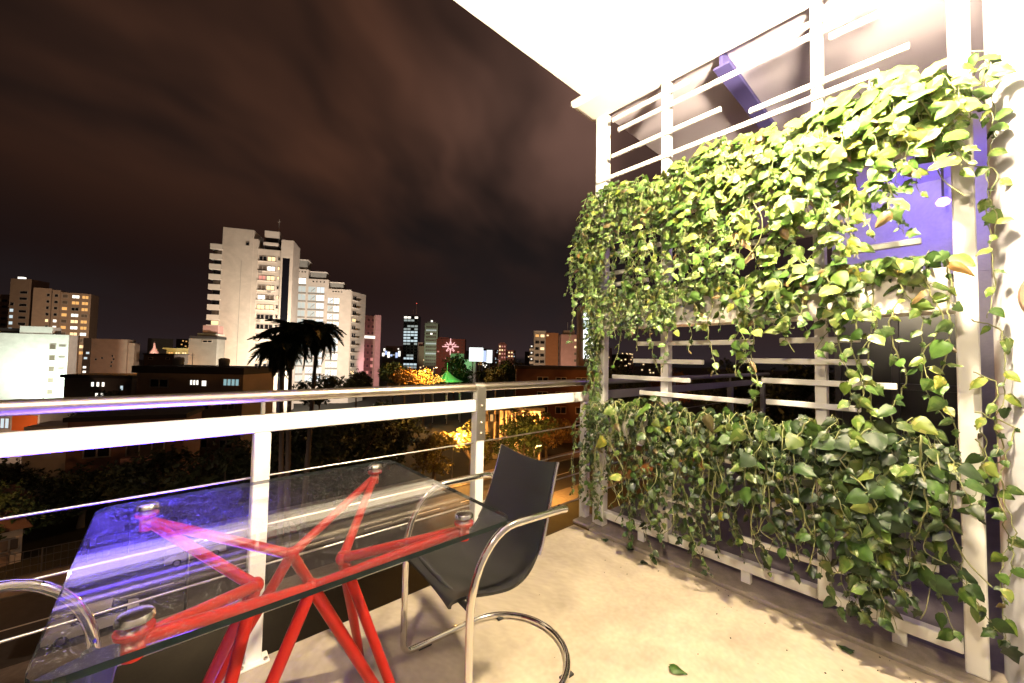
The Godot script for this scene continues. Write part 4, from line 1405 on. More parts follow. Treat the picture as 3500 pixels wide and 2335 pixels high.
	for k in 34:
		var az := lerpf(-0.02, 1.08, (k + r.randf() * 0.8) / 34.0)
		var dist := r.randf_range(430.0, 760.0)
		var at := Vector2(-2.3 + sin(az) * dist, 1.8 - cos(az) * dist)
		var side := Vector2(cos(az), sin(az))
		var wd := r.randf_range(10.0, 26.0)
		var up := r.randf_range(2.0, 17.0)
		var b := block("distant_building", "small distant building with pinprick lights on the horizon", "building", at - side * wd / 2, at + side * wd / 2, "distant buildings along the horizon")
		wall(b, 0.0, wd, GROUND, up, 8.0, [M.dark_wall, M.brown, M.pink_wall, M.grey_wall][r.randi_range(0, 3)])
		var s := st()
		for i in r.randi_range(4, 12):
			var x := r.randf_range(0.5, wd - 2.0)
			var y := r.randf_range(3.0, up - GROUND - 1.5)
			box(s, Vector3(x, y, 0.0), Vector3(x + 1.5, y + 1.3, 0.15))
		var q := build("lit_window", s, [M.lit_warm, M.lit_white, M.lit_amber, M.lit_cool][r.randi_range(0, 3)], b)
		q.set_meta("kind", "stuff")

func right_side() -> void:
	var o := block("yellow_top_block", "narrow tower with a yellow lit top storey and lit balconies", "building", Vector2(121.7, -122.2), Vector2(125.6, -118.7))
	wall(o, 0.0, 5.2, GROUND, 13.2, 6.0, M.cream)
	wall(o, -0.2, 5.4, 13.2, 13.6, 6.2, M.cream_trim, 0.3, "roof")
	wall(o, -1.8, -0.01, GROUND, 7.0, 5.0, M.dark_wall)
	for k in 5:
		var y := 10.6 - k * 2.9
		window(o, 0.5, 2.4, y, y + 1.5, M.lit_amber if k == 0 else M.window, 0.0, 0)
		window(o, 2.8, 4.8, y, y + 1.5, M.lit_warm if k in [0, 2] else M.window, 0.0, 0)
		if y < 6.0:
			box_part("balcony", Vector3(-2.0, y - GROUND - 0.3, 0.0), Vector3(-0.1, y - GROUND + 0.7, 1.0), M.cream_trim, o)
			box_part("balcony_lamp", Vector3(-1.3, y - GROUND + 1.5, 0.0), Vector3(-0.7, y - GROUND + 2.0, 0.3), M.lit_white, o)
	o = block("orange_block", "block with a plain bright orange wall at the right", "building", Vector2(125.6, -118.6), Vector2(131.0, -113.6))
	wall(o, 0.0, 5.6, GROUND, 12.8, 6.0, M.orange_wall)
	wall(o, 5.6, 7.6, GROUND, 12.2, 6.0, M.dark_wall, -0.6)
	for k in 6:
		window(o, 6.0, 7.2, 9.6 - k * 2.9, 11.2 - k * 2.9, M.lit_white if k in [3, 4] else (M.lit_amber if k == 1 else M.window), -0.6, 0)
	window(o, 0.3, 1.4, 11.2, 12.0, M.lit_warm, 0.0, 0)
	o = block("pink_beige_block", "broad pinkish beige block with a few lit windows beside the orange wall", "building", Vector2(123.6, -107.8), Vector2(132.6, -99.6))
	wall(o, 0.0, 12.0, GROUND, 11.6, 7.0, M.pink_wall)
	wall(o, 1.2, 6.0, 11.6, 13.4, 5.0, M.brown, -1.0, "tank_room")
	tube_part("antenna", [Vector3(3.0, 30.4, -2.0), Vector3(3.0, 34.0, -2.0)], 0.09, M.frame, o, 5)
	for k in 5:
		window(o, 5.6, 7.4, 8.6 - k * 2.9, 9.8 - k * 2.9, M.lit_warm if k < 2 else M.window_dim, 0.0, 1)
		window(o, 9.0, 10.6, 8.6 - k * 2.9, 9.8 - k * 2.9, M.window_dim, 0.0, 1)
	spot(Vector3(104.0, -10.0, -92.0), Vector3(126.0, 6.0, -112.0), Color(1.0, 0.85, 0.70), 620.0, 55.0)
	o = block("bright_signboard_tower", "slim tower covered by a dazzling white vertical sign beside the corner post", "building", Vector2(85.2, -67.6), Vector2(89.5, -63.6))
	wall(o, 0.0, 5.8, GROUND, 16.5, 5.0, M.brown)
	for k in 5:
		box_part("sign_panel", Vector3(1.2, 18.4 + k * 2.75, 0.0), Vector3(5.0, 21.0 + k * 2.75, 0.25), M.lit_sign if k != 3 else M.lit_cool, o)
	o = block("dark_brown_house", "long low dark brown house with shadowy windows below the orange block", "building", Vector2(55.1, -60.9), Vector2(70.0, -47.6))
	wall(o, 0.0, 20.0, GROUND, -1.2, 9.0, M.maroon)
	wall(o, -0.4, 20.4, -1.2, -0.5, 9.6, M.roof_dark, 0.4, "roof")
	for k in 4:
		for q in [4.6, 8.6, 13.0, 17.0]:
			window(o, q, q + 2.4, -4.4 - k * 3.2, -2.8 - k * 3.2, M.window, 0.0, 1)
	# illuminated hoardings
	o = block("white_hoarding", "bright white lit hoarding on two legs above the trees", "billboard", Vector2(85.4, -121.1), Vector2(89.2, -117.7))
	box_part("panel", Vector3(0.0, -0.4 - GROUND, -0.4), Vector3(5.3, 4.8 - GROUND, 0.0), M.lit_sign, o)
	for x in [1.2, 3.8]:
		box_part("leg", Vector3(x, 0.0, -0.35), Vector3(x + 0.35, -0.4 - GROUND, -0.05), M.pale, o)
	o = block("blue_hoarding", "small bluish lit hoarding right of the white one", "billboard", Vector2(118.5, -158.8), Vector2(123.4, -154.2))
	box_part("panel", Vector3(4.0, -1.6 - GROUND, -0.4), Vector3(6.7, 4.9 - GROUND, 0.0), M.lit_sign, o)
	box_part("panel", Vector3(1.0, -1.0 - GROUND, -0.4), Vector3(3.6, 4.6 - GROUND, -0.1), M.lit_blue, o)
	for x in [1.6, 5.2]:
		box_part("leg", Vector3(x, 0.0, -0.35), Vector3(x + 0.35, -1.6 - GROUND, -0.05), M.fence, o)
	o = block("green_lit_house", "small house washed in green light behind the tent", "building", Vector2(107.4, -168.4), Vector2(112.6, -164.0))
	wall(o, 0.0, 6.8, GROUND, 2.8, 6.0, M.green_wall)
	wall(o, 5.8, 13.0, GROUND, -0.2, 6.0, M.pale, -0.3)
	for k in 3:
		window(o, 1.2, 2.8, -1.0 - k * 3.0, 0.6 - k * 3.0, M.window_dim, 0.0, 0)
		window(o, 4.0, 5.4, -1.0 - k * 3.0, 0.6 - k * 3.0, M.window_dim, 0.0, 0)
	spot(Vector3(98.0, -8.0, -150.0), Vector3(111.0, 0.0, -167.0), Color(0.45, 1.0, 0.55), 330.0, 30.0)
	# green tent roof
	var t := thing("green_tent", "peaked green tent roof lit from inside", "tent", Vector3(57.6, GROUND, -92.6))
	var s := st(true)
	var prof: Array = []
	for k in 9:
		var f := k / 8.0
		prof.append(Vector2(4.6 * (1.0 - f) + 0.02, 11.2 + 3.0 * f * f * 0.55 + 1.4 * f))
	lathe(s, prof, Vector3.ZERO, 12)
	build("canopy", s, M.tent, t)
	for k in 6:
		var a := TAU * k / 6
		tube_part("pole", [Vector3(cos(a) * 4.3, 0, sin(a) * 4.3), Vector3(cos(a) * 4.3, 11.3, sin(a) * 4.3)], 0.1, M.pale, t, 6)
	tube_part("finial", [Vector3(0, 14.2, 0), Vector3(0, 16.4, 0)], 0.12, M.tent, t, 6)
	spot(Vector3(53.0, -3.0, -84.0), Vector3(57.6, -4.5, -92.6), Color(0.30, 1.0, 0.45), 80.0, 40.0)

func low_buildings() -> void:
	# flat roofed house straight across, its dark roof just above the handrail
	var o := block("flat_roof_house", "low brown house with a wide dark flat roof above the handrail", "building", Vector2(-5.4, -84.2), Vector2(7.1, -73.0))
	wall(o, 0.0, 16.9, GROUND, -2.3, 8.0, M.brown)
	wall(o, -0.5, 17.3, -2.3, -1.2, 8.4, M.roof_dark, 0.5, "roof")
	window(o, 2.1, 5.1, -4.6, -3.2, M.window, 0.0, 1)
	window(o, 8.4, 10.0, -4.2, -3.2, M.lit_white, 0.0, 2)
	window(o, 10.3, 11.2, -4.3, -3.3, M.lit_white, 0.0, 0)
	window(o, 13.7, 16.4, -4.2, -2.95, M.lit_cyan, 0.0, 3)
	for k in 3:
		for x in 4:
			window(o, 1.6 + x * 4.0, 3.8 + x * 4.0, -8.0 - k * 3.0, -6.6 - k * 3.0, M.window_dim if (x + k) % 3 == 0 else M.window, 0.0, 1)
	for q in [[3.0, -4.0], [11.5, -3.0]]:
		var s := st(true)
		lathe(s, [Vector2(0.75, -1.18 - GROUND), Vector2(0.8, 0.0 - GROUND), Vector2(0.6, 0.15 - GROUND), Vector2(0.0, 0.25 - GROUND)], Vector3(q[0], 0, q[1]), 12)
		build("water_tank", s, M.grey_wall, o)
	tube_part("aerial", [Vector3(7.0, 15.7, -2.0), Vector3(7.0, 18.0, -2.0)], 0.04, M.fence, o, 5)
	for k in 4:
		tube_part("aerial_rod", [Vector3(6.5 + k * 0.05, 17.0 + k * 0.25, -2.0), Vector3(7.5 - k * 0.05, 17.0 + k * 0.25, -2.0)], 0.02, M.fence, o, 4)
	o = block("dark_garden_house", "dark house with four small lit windows, left of the flat roof", "building", Vector2(-15.8, -106.0), Vector2(-6.6, -99.0))
	wall(o, 0.0, 11.5, GROUND, -4.0, 6.0, M.dark_wall)
	wall(o, -0.4, 11.9, -4.0, -3.4, 6.4, M.roof_dark, 0.4, "roof")
	for q in [[4.6, -5.6], [5.5, -5.6], [6.4, -5.6], [5.4, -7.6], [6.3, -7.6], [9.6, -6.2]]:
		window(o, q[0], q[0] + 0.6, q[1], q[1] + 0.9, M.lit_cool if q[0] > 9 else M.lit_white, 0.0, 0)
	o = block("orange_panel_house", "white house with an orange panel under the handrail at the left", "building", Vector2(-25.0, -101.7), Vector2(-16.6, -94.2))
	wall(o, 0.0, 11.2, GROUND, -7.6, 6.0, M.pale)
	box_part("coloured_panel", Vector3(7.0, -11.8 - GROUND, 0.0), Vector3(10.9, -9.4 - GROUND, 0.12), M.orange_panel, o)
	for q in [4.6, 5.7, 7.6]:
		window(o, q, q + 0.8, -9.1, -8.3, M.window, 0.0, 0)
	window(o, 5.0, 6.6, -11.6, -9.8, M.lit_cool, 0.0, 1)
	spot(Vector3(-20.0, -12.0, -86.0), Vector3(-20.0, -10.0, -98.0), Color(1.0, 0.80, 0.66), 90.0, 50.0)
	o = block("red_house", "reddish house with two dark windows below the white bar", "building", Vector2(-10.1, -64.3), Vector2(-0.4, -61.3))
	wall(o, 0.0, 10.4, GROUND, -7.0, 7.0, M.red_wall)
	wall(o, -4.2, -0.02, GROUND, -7.6, 6.0, M.cream, -1.5)
	wall(o, -0.3, 10.7, -7.0, -6.5, 7.4, M.roof_dark, 0.3, "roof")
	window(o, 1.4, 3.8, -11.2, -9.4, M.window, 0.0, 1)
	window(o, 5.1, 8.7, -11.6, -9.2, M.dark_wall, 0.0, 2)
	box_part("balcony", Vector3(5.0, 5.0, 0.0), Vector3(8.8, 5.7, 1.0), M.pink_wall, o)
	o = block("colonnade_house", "house with a row of slim columns glowing amber beyond the trees", "building", Vector2(40.8, -54.2), Vector2(49.0, -47.2))
	wall(o, 0.0, 10.8, GROUND, -8.2, 6.0, M.cream)
	wall(o, -0.4, 11.2, -8.2, -7.6, 7.2, M.roof_dark, 1.3, "roof")
	for k in 8:
		box_part("column", Vector3(3.2 + k * 1.0, 0.0, 0.8), Vector3(3.5 + k * 1.0, -8.2 - GROUND, 1.1), M.cream_trim, o)
	for x in 3:
		window(o, 0.5 + x * 0.9, 1.2 + x * 0.9, -10.4, -9.0, M.lit_amber if x == 1 else M.window_dim, 0.0, 0)
	for k in 3:
		window(o, 4.0 + k * 2.3, 5.6 + k * 2.3, -11.2, -9.0, M.window_dim, 0.0, 1)
	# tiled roofs down on the left
	for q in [[-22.0, -66.0, 9.0, "long brown tiled roof furthest from the road at lower left"], [-19.5, -57.0, 8.0, "brown tiled roof of the middle house at lower left"], [-17.5, -49.5, 7.0, "brown tiled roof nearest the road at lower left"]]:
		var h := thing("tiled_house", q[3], "house", Vector3(q[0], GROUND, q[1]), 0.25)
		box_part("wall", Vector3(0, 0, -4.0), Vector3(q[2], 2.9, 0.0), M.cream, h)
		var s := st()
		var c := Vector3(q[2] / 2, 3.2, -2.0)
		var p0 := Vector3(-0.5, 2.9, 0.5)
		var p1 := Vector3(q[2] + 0.5, 2.9, 0.5)
		var p2 := Vector3(q[2] + 0.5, 2.9, -4.5)
		var p3 := Vector3(-0.5, 2.9, -4.5)
		var r0 := Vector3(0.6, 4.6, -2.0)
		var r1 := Vector3(q[2] - 0.6, 4.6, -2.0)
		quad(s, p0, p1, r1, r0, c)
		quad(s, p2, p3, r0, r1, c)
		tri(s, p1, p2, r1, c)
		tri(s, p3, p0, r0, c)
		quad(s, p0, p1, p2, p3, c)
		build("roof", s, M.roof_tile, h)
		for x in 3:
			window(h, 0.9 + x * 2.4, 2.1 + x * 2.4, GROUND + 1.1, GROUND + 2.2, M.window_dim, 0.0, 1)
		box_part("door", Vector3(q[2] - 1.6, 0.0, 0.0), Vector3(q[2] - 0.7, 2.1, 0.06), M.brown, h)

# ---------------------------------------------------------------- street
func street_lamp(label: String, at: Vector3, h: float, c: Color, e: float, head: Material) -> void:
	var o := thing("street_lamp", label, "street lamp", Vector3(at.x, GROUND, at.z))
	tube_part("pole", [Vector3(0, 0, 0), Vector3(0, h * 0.92, 0), Vector3(0.3, h, 0.0), Vector3(0.9, h + 0.08, 0)], [0.10, 0.07, 0.055, 0.05], M.fence, o, 7)
	box_part("hood", Vector3(0.75, h + 0.05, -0.14), Vector3(1.35, h + 0.17, 0.14), M.fence, o, 0.02)
	box_part("lamp_lens", Vector3(0.82, h - 0.05, -0.11), Vector3(1.22, h + 0.048, 0.11), head, o)
	omni(Vector3(at.x + 1.02, GROUND + h - 0.1, at.z), c, e, 0.15)

func street() -> void:
	var s := st()
	box(s, Vector3(-900, GROUND - 1.0, -1100), Vector3(1100, GROUND, 40))
	struct("ground", s, M.earth, "dark ground under the town")
	s = st()
	box(s, Vector3(-120, GROUND + 0.0, -44.0), Vector3(160, GROUND + 0.012, -34.0))
	struct("road", s, M.asphalt, "asphalt road running past below the terrace")
	for z in [[-47.5, -44.0], [-34.0, -30.5]]:
		s = st()
		box(s, Vector3(-120, GROUND + 0.0, z[0]), Vector3(160, GROUND + 0.14, z[1]), 0.03)
		struct("pavement", s, M.pavement, "pavement beside the road below the terrace")
	for k in 16:
		s = st()
		box(s, Vector3(-28.0 + k * 6.0, GROUND + 0.014, -39.08), Vector3(-25.0 + k * 6.0, GROUND + 0.018, -38.92))
		var m := build("lane_marking", s, M.paint, self)
		m.set_meta("kind", "structure")
		m.set_meta("label", "pale dashed lane marking on the road")
	# wire fence along the far pavement
	var f := thing("wire_fence", "dark wire fence along the far pavement below the table", "fence", Vector3(-14.0, GROUND + 0.14, -47.2))
	for k in 13:
		tube_part("post", [Vector3(k * 2.5, 0, 0), Vector3(k * 2.5, 2.0, 0)], 0.05, M.fence, f, 6)
	for y in [0.15, 0.75, 1.35, 1.95]:
		tube_part("rail", [Vector3(0, y, 0), Vector3(30.0, y, 0)], 0.03, M.fence, f, 5)
	s = st()
	for k in 75:
		box(s, Vector3(k * 0.4, 0.15, -0.012), Vector3(k * 0.4 + 0.025, 1.95, 0.012))
	var w := build("wires", s, M.fence, f)
	w.set_meta("kind", "stuff")
	car("silver car parked by the wire fence, seen through the glass table", Vector3(0.5, 0, -42.7), Color(0.45, 0.45, 0.46))
	car("dark red car parked at the fence right of the silver one", Vector3(6.2, 0, -42.7), Color(0.16, 0.02, 0.02))
	car("white car parked on the near side of the road", Vector3(-5.0, 0, -35.4), Color(0.6, 0.6, 0.58))
	var warm := Color(1.0, 0.70, 0.34)
	street_lamp("street lamp over the road seen through the glass table", Vector3(-0.6, 0, -31.6), 5.6, Color(1.0, 0.86, 0.74), 50.0, M.lamp_warm)
	street_lamp("street lamp among yellow lit trees right of the middle post", Vector3(29.0, 0, -45.6), 7.0, warm, 420.0, M.lamp_warm)
	street_lamp("street lamp on the near pavement behind the chair's back", Vector3(33.0, 0, -33.2), 7.0, warm, 260.0, M.lamp_warm)
	street_lamp("street lamp across the road near the corner post", Vector3(44.0, 0, -45.2), 7.0, Color(1.0, 0.66, 0.30), 700.0, M.lamp_warm)
	street_lamp("white street lamp flaring among trees under the white bar", Vector3(21.8, 0, -58.5), 8.6, Color(0.92, 1.0, 0.86), 90.0, M.lamp_white)
	street_lamp("amber street lamp beside the lit orange trees past the tower", Vector3(44.6, 0, -84.0), 14.6, Color(1.0, 0.66, 0.24), 420.0, M.lamp_warm)
	street_lamp("starry white street lamp left of the green tent", Vector3(47.2, 0, -82.8), 15.4, Color(1.0, 0.86, 0.66), 220.0, M.lamp_warm)
	street_lamp("amber street lamp far left in front of the brown block", Vector3(-7.4, 0, -124.0), 14.6, Color(1.0, 0.60, 0.22), 260.0, M.lamp_warm)
	street_lamp("low lamp by the hedge at the left under the white bar", Vector3(-13.2, 0, -68.0), 6.4, Color(1.0, 0.74, 0.34), 24.0, M.lamp_warm)
	street_lamp("street lamp over the tiled roofs at lower left", Vector3(-16.0, 0, -46.5), 7.0, Color(1.0, 0.70, 0.44), 34.0, M.lamp_warm)
	street_lamp("amber street lamp seen between the trellis bars", Vector3(66.0, 0, -30.0), 9.0, Color(1.0, 0.55, 0.22), 300.0, M.lamp_warm)

func car(label: String, at: Vector3, paint: Color) -> void:
	var o := thing("parked_car", label, "car", Vector3(at.x, GROUND + 0.014, at.z), 0.0, "cars parked along the road below")
	var m := mat(paint, 0.3)
	m.clearcoat_enabled = true
	var side := [Vector2(-2.1, 0.35), Vector2(-2.1, 0.75), Vector2(-1.9, 0.92), Vector2(-0.9, 1.0), Vector2(0.0, 1.0), Vector2(1.5, 0.98), Vector2(2.05, 0.85), Vector2(2.1, 0.35)]
	var roof := [Vector2(-0.95, 0.99), Vector2(-0.35, 1.42), Vector2(0.75, 1.44), Vector2(1.55, 0.99)]
	for q in [["body", side, 0.85, m], ["cabin", roof, 0.72, M.window]]:
		var s := st()
		var n: int = q[1].size()
		var c := Vector2.ZERO
		for p in q[1]:
			c += p / n
		for k in n:
			var a: Vector2 = q[1][k]
			var b: Vector2 = q[1][(k + 1) % n]
			var w: float = q[2]
			quad(s, Vector3(a.x, a.y, -w), Vector3(b.x, b.y, -w), Vector3(b.x, b.y, w), Vector3(a.x, a.y, w), Vector3(c.x, c.y, 0))
			for z in [-w, w]:
				tri(s, Vector3(a.x, a.y, z), Vector3(b.x, b.y, z), Vector3(c.x, c.y, z), Vector3(c.x, c.y, 0))
		build(q[0], s, q[3], o)
	box_part("roof", Vector3(-0.40, 1.425, -0.70), Vector3(0.80, 1.47, 0.70), m, o, 0.02)
	for x in [-1.3, 1.3]:
		for z in [-0.86, 0.70]:
			var w := tube_part("wheel", [Vector3(x, 0.31, z), Vector3(x, 0.31, z + 0.16)], 0.31, M.rubber, o, 14)
			var s := st(true)
			tube(s, [Vector3(x, 0.31, z - 0.006), Vector3(x, 0.31, z + 0.166)], 0.19, 12)
			build("rim", s, M.brushed, w)
	for z in [-0.72, 0.46]:
		box_part("headlight", Vector3(-2.12, 0.62, z), Vector3(-2.08, 0.76, z + 0.26), M.frame, o)

# ---------------------------------------------------------------- trees
func clump_mesh() -> ArrayMesh:
	var r := RandomNumberGenerator.new()
	r.seed = 8
	var s := st()
	for k in 9:
		var c := Vector3(r.randf_range(-1, 1), r.randf_range(-1, 1), r.randf_range(-1, 1)) * 0.55
		var n := Vector3(r.randf_range(-1, 1), r.randf_range(-0.3, 1), r.randf_range(-1, 1)).normalized()
		var u := n.cross(Vector3(0.3, 0.2, 1)).normalized()
		var v := n.cross(u)
		var L := r.randf_range(0.28, 0.5)
		quad(s, c - u * L, c + v * L * 0.5, c + u * L, c - v * L * 0.5, c - n)
	s.generate_normals()
	return s.commit()

func tree(label: String, at: Vector3, h: float, crown_r: float, tone: Color, seed: int, group := "", called := "broadleaf_tree") -> void:
	var r := RandomNumberGenerator.new()
	r.seed = seed
	var o := thing(called, label, "tree", Vector3(at.x, GROUND, at.z), 0.0, group)
	var ch := crown_r * 0.85
	var s := st(true)
	var lean := Vector3(r.randf_range(-0.4, 0.4), 0, r.randf_range(-0.4, 0.4))
	var fork := Vector3(0, h - ch * 1.7, 0) + lean * 0.6
	fork.y = maxf(fork.y, 1.5)
	tube(s, [Vector3.ZERO, Vector3(0, fork.y * 0.5, 0) + lean * 0.2, fork], [0.34, 0.27, 0.20], 7)
	build("trunk", s, M.bark, o)
	var lobes: Array = []
	for k in 9:
		var a := TAU * k / 9.0 + r.randf_range(-0.3, 0.3)
		var rr := crown_r * r.randf_range(0.35, 0.75)
		var c := Vector3(cos(a) * rr, h - ch + ch * r.randf_range(-0.55, 0.6), sin(a) * rr)
		lobes.append([c, crown_r * r.randf_range(0.30, 0.48)])
	lobes.append([Vector3(0, h - ch * 0.45, 0), crown_r * 0.5])
	s = st(true)
	for q in lobes:
		var e: Vector3 = q[0]
		tube(s, [fork, fork.lerp(e, 0.5) + Vector3(0, 0.2, 0), e], [0.12, 0.08, 0.03], 5, false)
	build("limbs", s, M.bark, o)
	var mm := MultiMesh.new()
	mm.transform_format = MultiMesh.TRANSFORM_3D
	mm.use_colors = true
	mm.mesh = clump
	var n := 620
	mm.instance_count = n
	for i in n:
		var q: Array = lobes[r.randi_range(0, lobes.size() - 1)]
		var d := Vector3(r.randfn(), r.randfn(), r.randfn()).normalized()
		var p: Vector3 = q[0] + d * q[1] * pow(r.randf(), 0.4) * Vector3(1.1, 0.85, 1.1)
		var k := crown_r * r.randf_range(0.08, 0.16)
		mm.set_instance_transform(i, Transform3D(Basis.from_euler(Vector3(r.randf() * 6.28, r.randf() * 6.28, r.randf() * 6.28)).scaled(Vector3.ONE * k), p))
		mm.set_instance_color(i, tone * r.randf_range(0.6, 1.35))
	var mi := MultiMeshInstance3D.new()
	mi.name = "crown"
	mi.multimesh = mm
	mi.material_override = M.crown
	mi.set_meta("kind", "stuff")
	o.add_child(mi, true)

var clump: ArrayMesh
var frond: Array[ArrayMesh] = []

func make_fronds() -> void:
	for v in 3:
		var s := st()
		var r := RandomNumberGenerator.new()
		r.seed = 60 + v
		var pts: Array = []
		for k in 13:
			var t := k / 12.0
			pts.append(Vector3(0, (0.75 - 0.15 * v) * t - (1.05 + 0.2 * v) * t * t, 0.95 * t))
		tube(s, pts, 0.012, 4, false)
		for k in range(1, 13):
			for half in 5:
				for sg in [-1.0, 1.0]:
					var t := (k - half / 5.0) / 12.0
					var at: Vector3 = pts[k - 1].lerp(pts[k], 1.0 - half / 5.0)
					var L := 0.42 * sin(PI * clampf(t * 0.85 + 0.12, 0, 1)) * r.randf_range(0.85, 1.15)
					var tip := at + Vector3(sg * L * 0.8, -L * r.randf_range(0.25, 0.7), L * 0.45)
					var w := Vector3(0, 0.006, 0.026)
					tri(s, at - w, at + w, tip, at + Vector3(0, -9, 0))
		s.generate_normals()
		frond.append(s.commit())

func palm(label: String, at: Vector3, h: float, size: float, seed: int) -> void:
	var r := RandomNumberGenerator.new()
	r.seed = seed
	var o := thing("palm_tree", label, "palm tree", Vector3(at.x, GROUND, at.z))
	var pts: Array = []
	var radii: Array = []
	for k in 9:
		var t := k / 8.0
		pts.append(Vector3(0.35 * sin(t * 2.0 + seed), h * t, 0.2 * t))
		radii.append(lerpf(0.26, 0.13, t))
	tube_part("trunk", pts, radii, M.palm_bark, o, 8)
	var top: Vector3 = pts[8]
	for k in 46:
		var f := put("frond", frond[r.randi_range(0, 2)], M.frond, o)
		var a := TAU * k / 46.0 * 5.0 + r.randf_range(-0.2, 0.2)
		var pit := r.randf_range(-0.8, 1.15)
		f.transform = Transform3D((Basis(Vector3.UP, a) * Basis(Vector3.RIGHT, pit)).scaled(Vector3.ONE * size * r.randf_range(0.85, 1.1)), top)

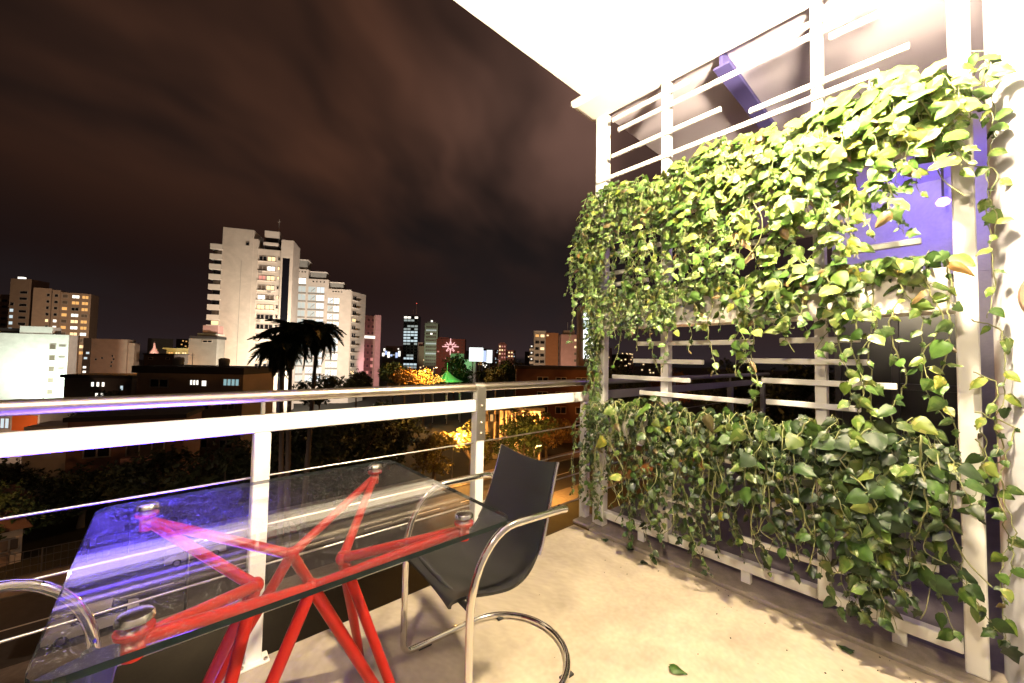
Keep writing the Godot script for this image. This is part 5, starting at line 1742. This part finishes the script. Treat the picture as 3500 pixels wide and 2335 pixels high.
func trees() -> void:
	clump = clump_mesh()
	make_fronds()
	palm("tallest palm in front of the tower, dark against its lit wall", Vector3(6.3, 0, -36.6), 20.0, 2.5, 3)
	palm("palm right of the tallest one, its crown over the stepped block", Vector3(7.5, 0, -35.6), 20.3, 2.1, 5)
	palm("lower palm at the left of the palm group", Vector3(5.5, 0, -37.2), 18.9, 2.2, 8)
	palm("small far palm right of the white hoarding's legs", Vector3(62.0, 0, -83.0), 13.6, 1.9, 11)
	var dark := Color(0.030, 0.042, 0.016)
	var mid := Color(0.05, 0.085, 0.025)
	var warm := Color(0.16, 0.13, 0.035)  # lit crowns carry lamplight in their leaf colour, the others are kept darker
	var g := "dark tree crowns below the railing"
	var place := [[14.0, -45.0, 10.4, 5.4, "broad dark tree below the white bar right of the palm trunks"], [9.0, -52.0, 9.6, 5.2, "dark tree behind the foot of the palm trunks"], [19.5, -50.5, 10.2, 5.4, "dark tree left of the white flaring street lamp"], [3.0, -49.5, 8.8, 5.0, "dark tree right of the red house, left of the palms"], [-3.0, -54.0, 7.8, 4.6, "dark tree in front of the red house's balcony"], [25.0, -58.0, 10.8, 5.4, "tallest dark tree just left of the bracketed railing post"], [-8.0, -57.5, 6.4, 4.0, "low dark tree in front of the red house's first window"], [13.0, -58.0, 10.2, 5.0, "dark tree furthest back behind the palm trunks"]]
	for k in place.size():
		var q: Array = place[k]
		tree(q[4], Vector3(q[0], 0, q[1]), q[2], q[3], dark, 200 + k, g)
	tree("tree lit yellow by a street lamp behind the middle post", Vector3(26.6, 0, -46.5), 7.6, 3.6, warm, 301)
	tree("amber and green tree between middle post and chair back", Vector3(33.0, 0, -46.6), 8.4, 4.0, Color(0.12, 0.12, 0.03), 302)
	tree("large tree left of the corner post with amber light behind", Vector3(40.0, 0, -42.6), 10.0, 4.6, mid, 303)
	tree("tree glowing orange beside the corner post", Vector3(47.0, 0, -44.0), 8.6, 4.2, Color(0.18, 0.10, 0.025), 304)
	tree("white lit tree top just under the railing's bar", Vector3(22.2, 0, -59.6), 9.0, 2.6, Color(0.20, 0.22, 0.16), 305)
	tree("small hedge tree at the left edge under the railing", Vector3(-14.6, 0, -66.6), 6.2, 3.4, dark, 306)
	tree("tree over the tiled roofs at lower left", Vector3(-12.6, 0, -52.6), 6.6, 3.2, mid, 307)
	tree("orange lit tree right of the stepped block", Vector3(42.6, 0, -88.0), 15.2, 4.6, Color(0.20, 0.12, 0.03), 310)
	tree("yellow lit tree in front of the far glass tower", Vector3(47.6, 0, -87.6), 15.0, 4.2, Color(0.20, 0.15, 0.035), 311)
	tree("dark tree behind the amber lamps", Vector3(44.0, 0, -98.0), 16.8, 4.6, mid, 312)
	tree("wide domed dark tree behind the green tent", Vector3(70.0, 0, -108.0), 18.8, 7.6, mid, 313)
	tree("green tree right of the white hoarding", Vector3(70.6, 0, -82.4), 17.2, 5.4, mid, 314)
	tree("olive tree in front of the dark brown house", Vector3(64.6, 0, -79.6), 15.6, 4.0, Color(0.11, 0.11, 0.035), 315)
	tree("far tree at the foot of the yellow topped tower", Vector3(90.0, 0, -100.0), 17.6, 5.6, dark, 316)
	tree("dark tree in front of the stepped block's foot", Vector3(24.0, 0, -92.0), 13.8, 5.0, dark, 317)
	tree("low dark tree at the foot of the cream end slab", Vector3(38.0, 0, -108.0), 14.0, 5.4, dark, 318)
	tree("dark tree before the dark house at the left", Vector3(-9.4, 0, -94.0), 11.4, 4.6, dark, 319)
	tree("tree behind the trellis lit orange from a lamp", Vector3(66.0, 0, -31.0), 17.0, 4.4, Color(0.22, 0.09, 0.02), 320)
	tree("dark tree behind the trellis left of the orange lit one", Vector3(58.0, 0, -36.0), 17.6, 5.0, dark, 321)
	tree("dark tree behind the trellis right of the orange lit one", Vector3(60.0, 0, -20.0), 18.4, 6.0, dark, 322)
	tree("tall dark tree behind the dark framed glass door", Vector3(52.0, 0, -10.0), 18.0, 6.0, dark, 323)

# ---------------------------------------------------------------- small things
func small_things() -> void:
	# grit and crumbs of soil that have fallen from the boxes
	var g := st()
	for i in 60:
		var near := rng.randf() < 0.7
		var p := Vector3(-0.10 - 0.30 * pow(rng.randf(), 1.6) if near else rng.randf_range(-1.6, -0.2), 0.0, rng.randf_range(0.25, 1.75))
		var k := rng.randf_range(0.0008, 0.0026)
		var b := Basis.from_euler(Vector3(rng.randf(), rng.randf() * 6.0, rng.randf()))
		box(g, Vector3(-k, -k * 0.6, -k * 0.8), Vector3(k, k * 0.6, k * 0.8), 0.0, Transform3D(b, p + Vector3(0, k * 0.5, 0)))
	var grit := build("soil_crumbs", g, M.soil, self)
	tag(grit, "dark crumbs of soil scattered on the floor near the kerb", "soil", "", "stuff")
	var q := [[-0.831, 1.073, 0.06, 0.4, 1, "single fallen leaf lying alone on the open floor"], [-0.16, 0.30, 0.05, 1.4, 3, "fallen leaf by the plinth at the corner post"], [-0.22, 0.62, 0.05, 2.2, 3, "fallen dark leaf by the kerb under the hanging vine"], [-0.14, 0.46, 0.045, 0.9, 3, "small curled leaf on the floor beside the kerb"], [-0.19, 1.52, 0.05, 2.9, 1, "fallen leaf on the floor near the trellis foot"]]
	for l in q:
		var o := put("fallen_leaf", leaf_meshes[0 if l[4] == 1 else 2], M["leaf%d" % l[4]], self)
		var b := Basis(Vector3.UP, l[3]) * Basis(Vector3.RIGHT, -PI / 2)
		o.transform = Transform3D(b.scaled(Vector3.ONE * l[2]), Vector3(l[0], 0.013, l[1]))
		tag(o, l[5], "leaf")
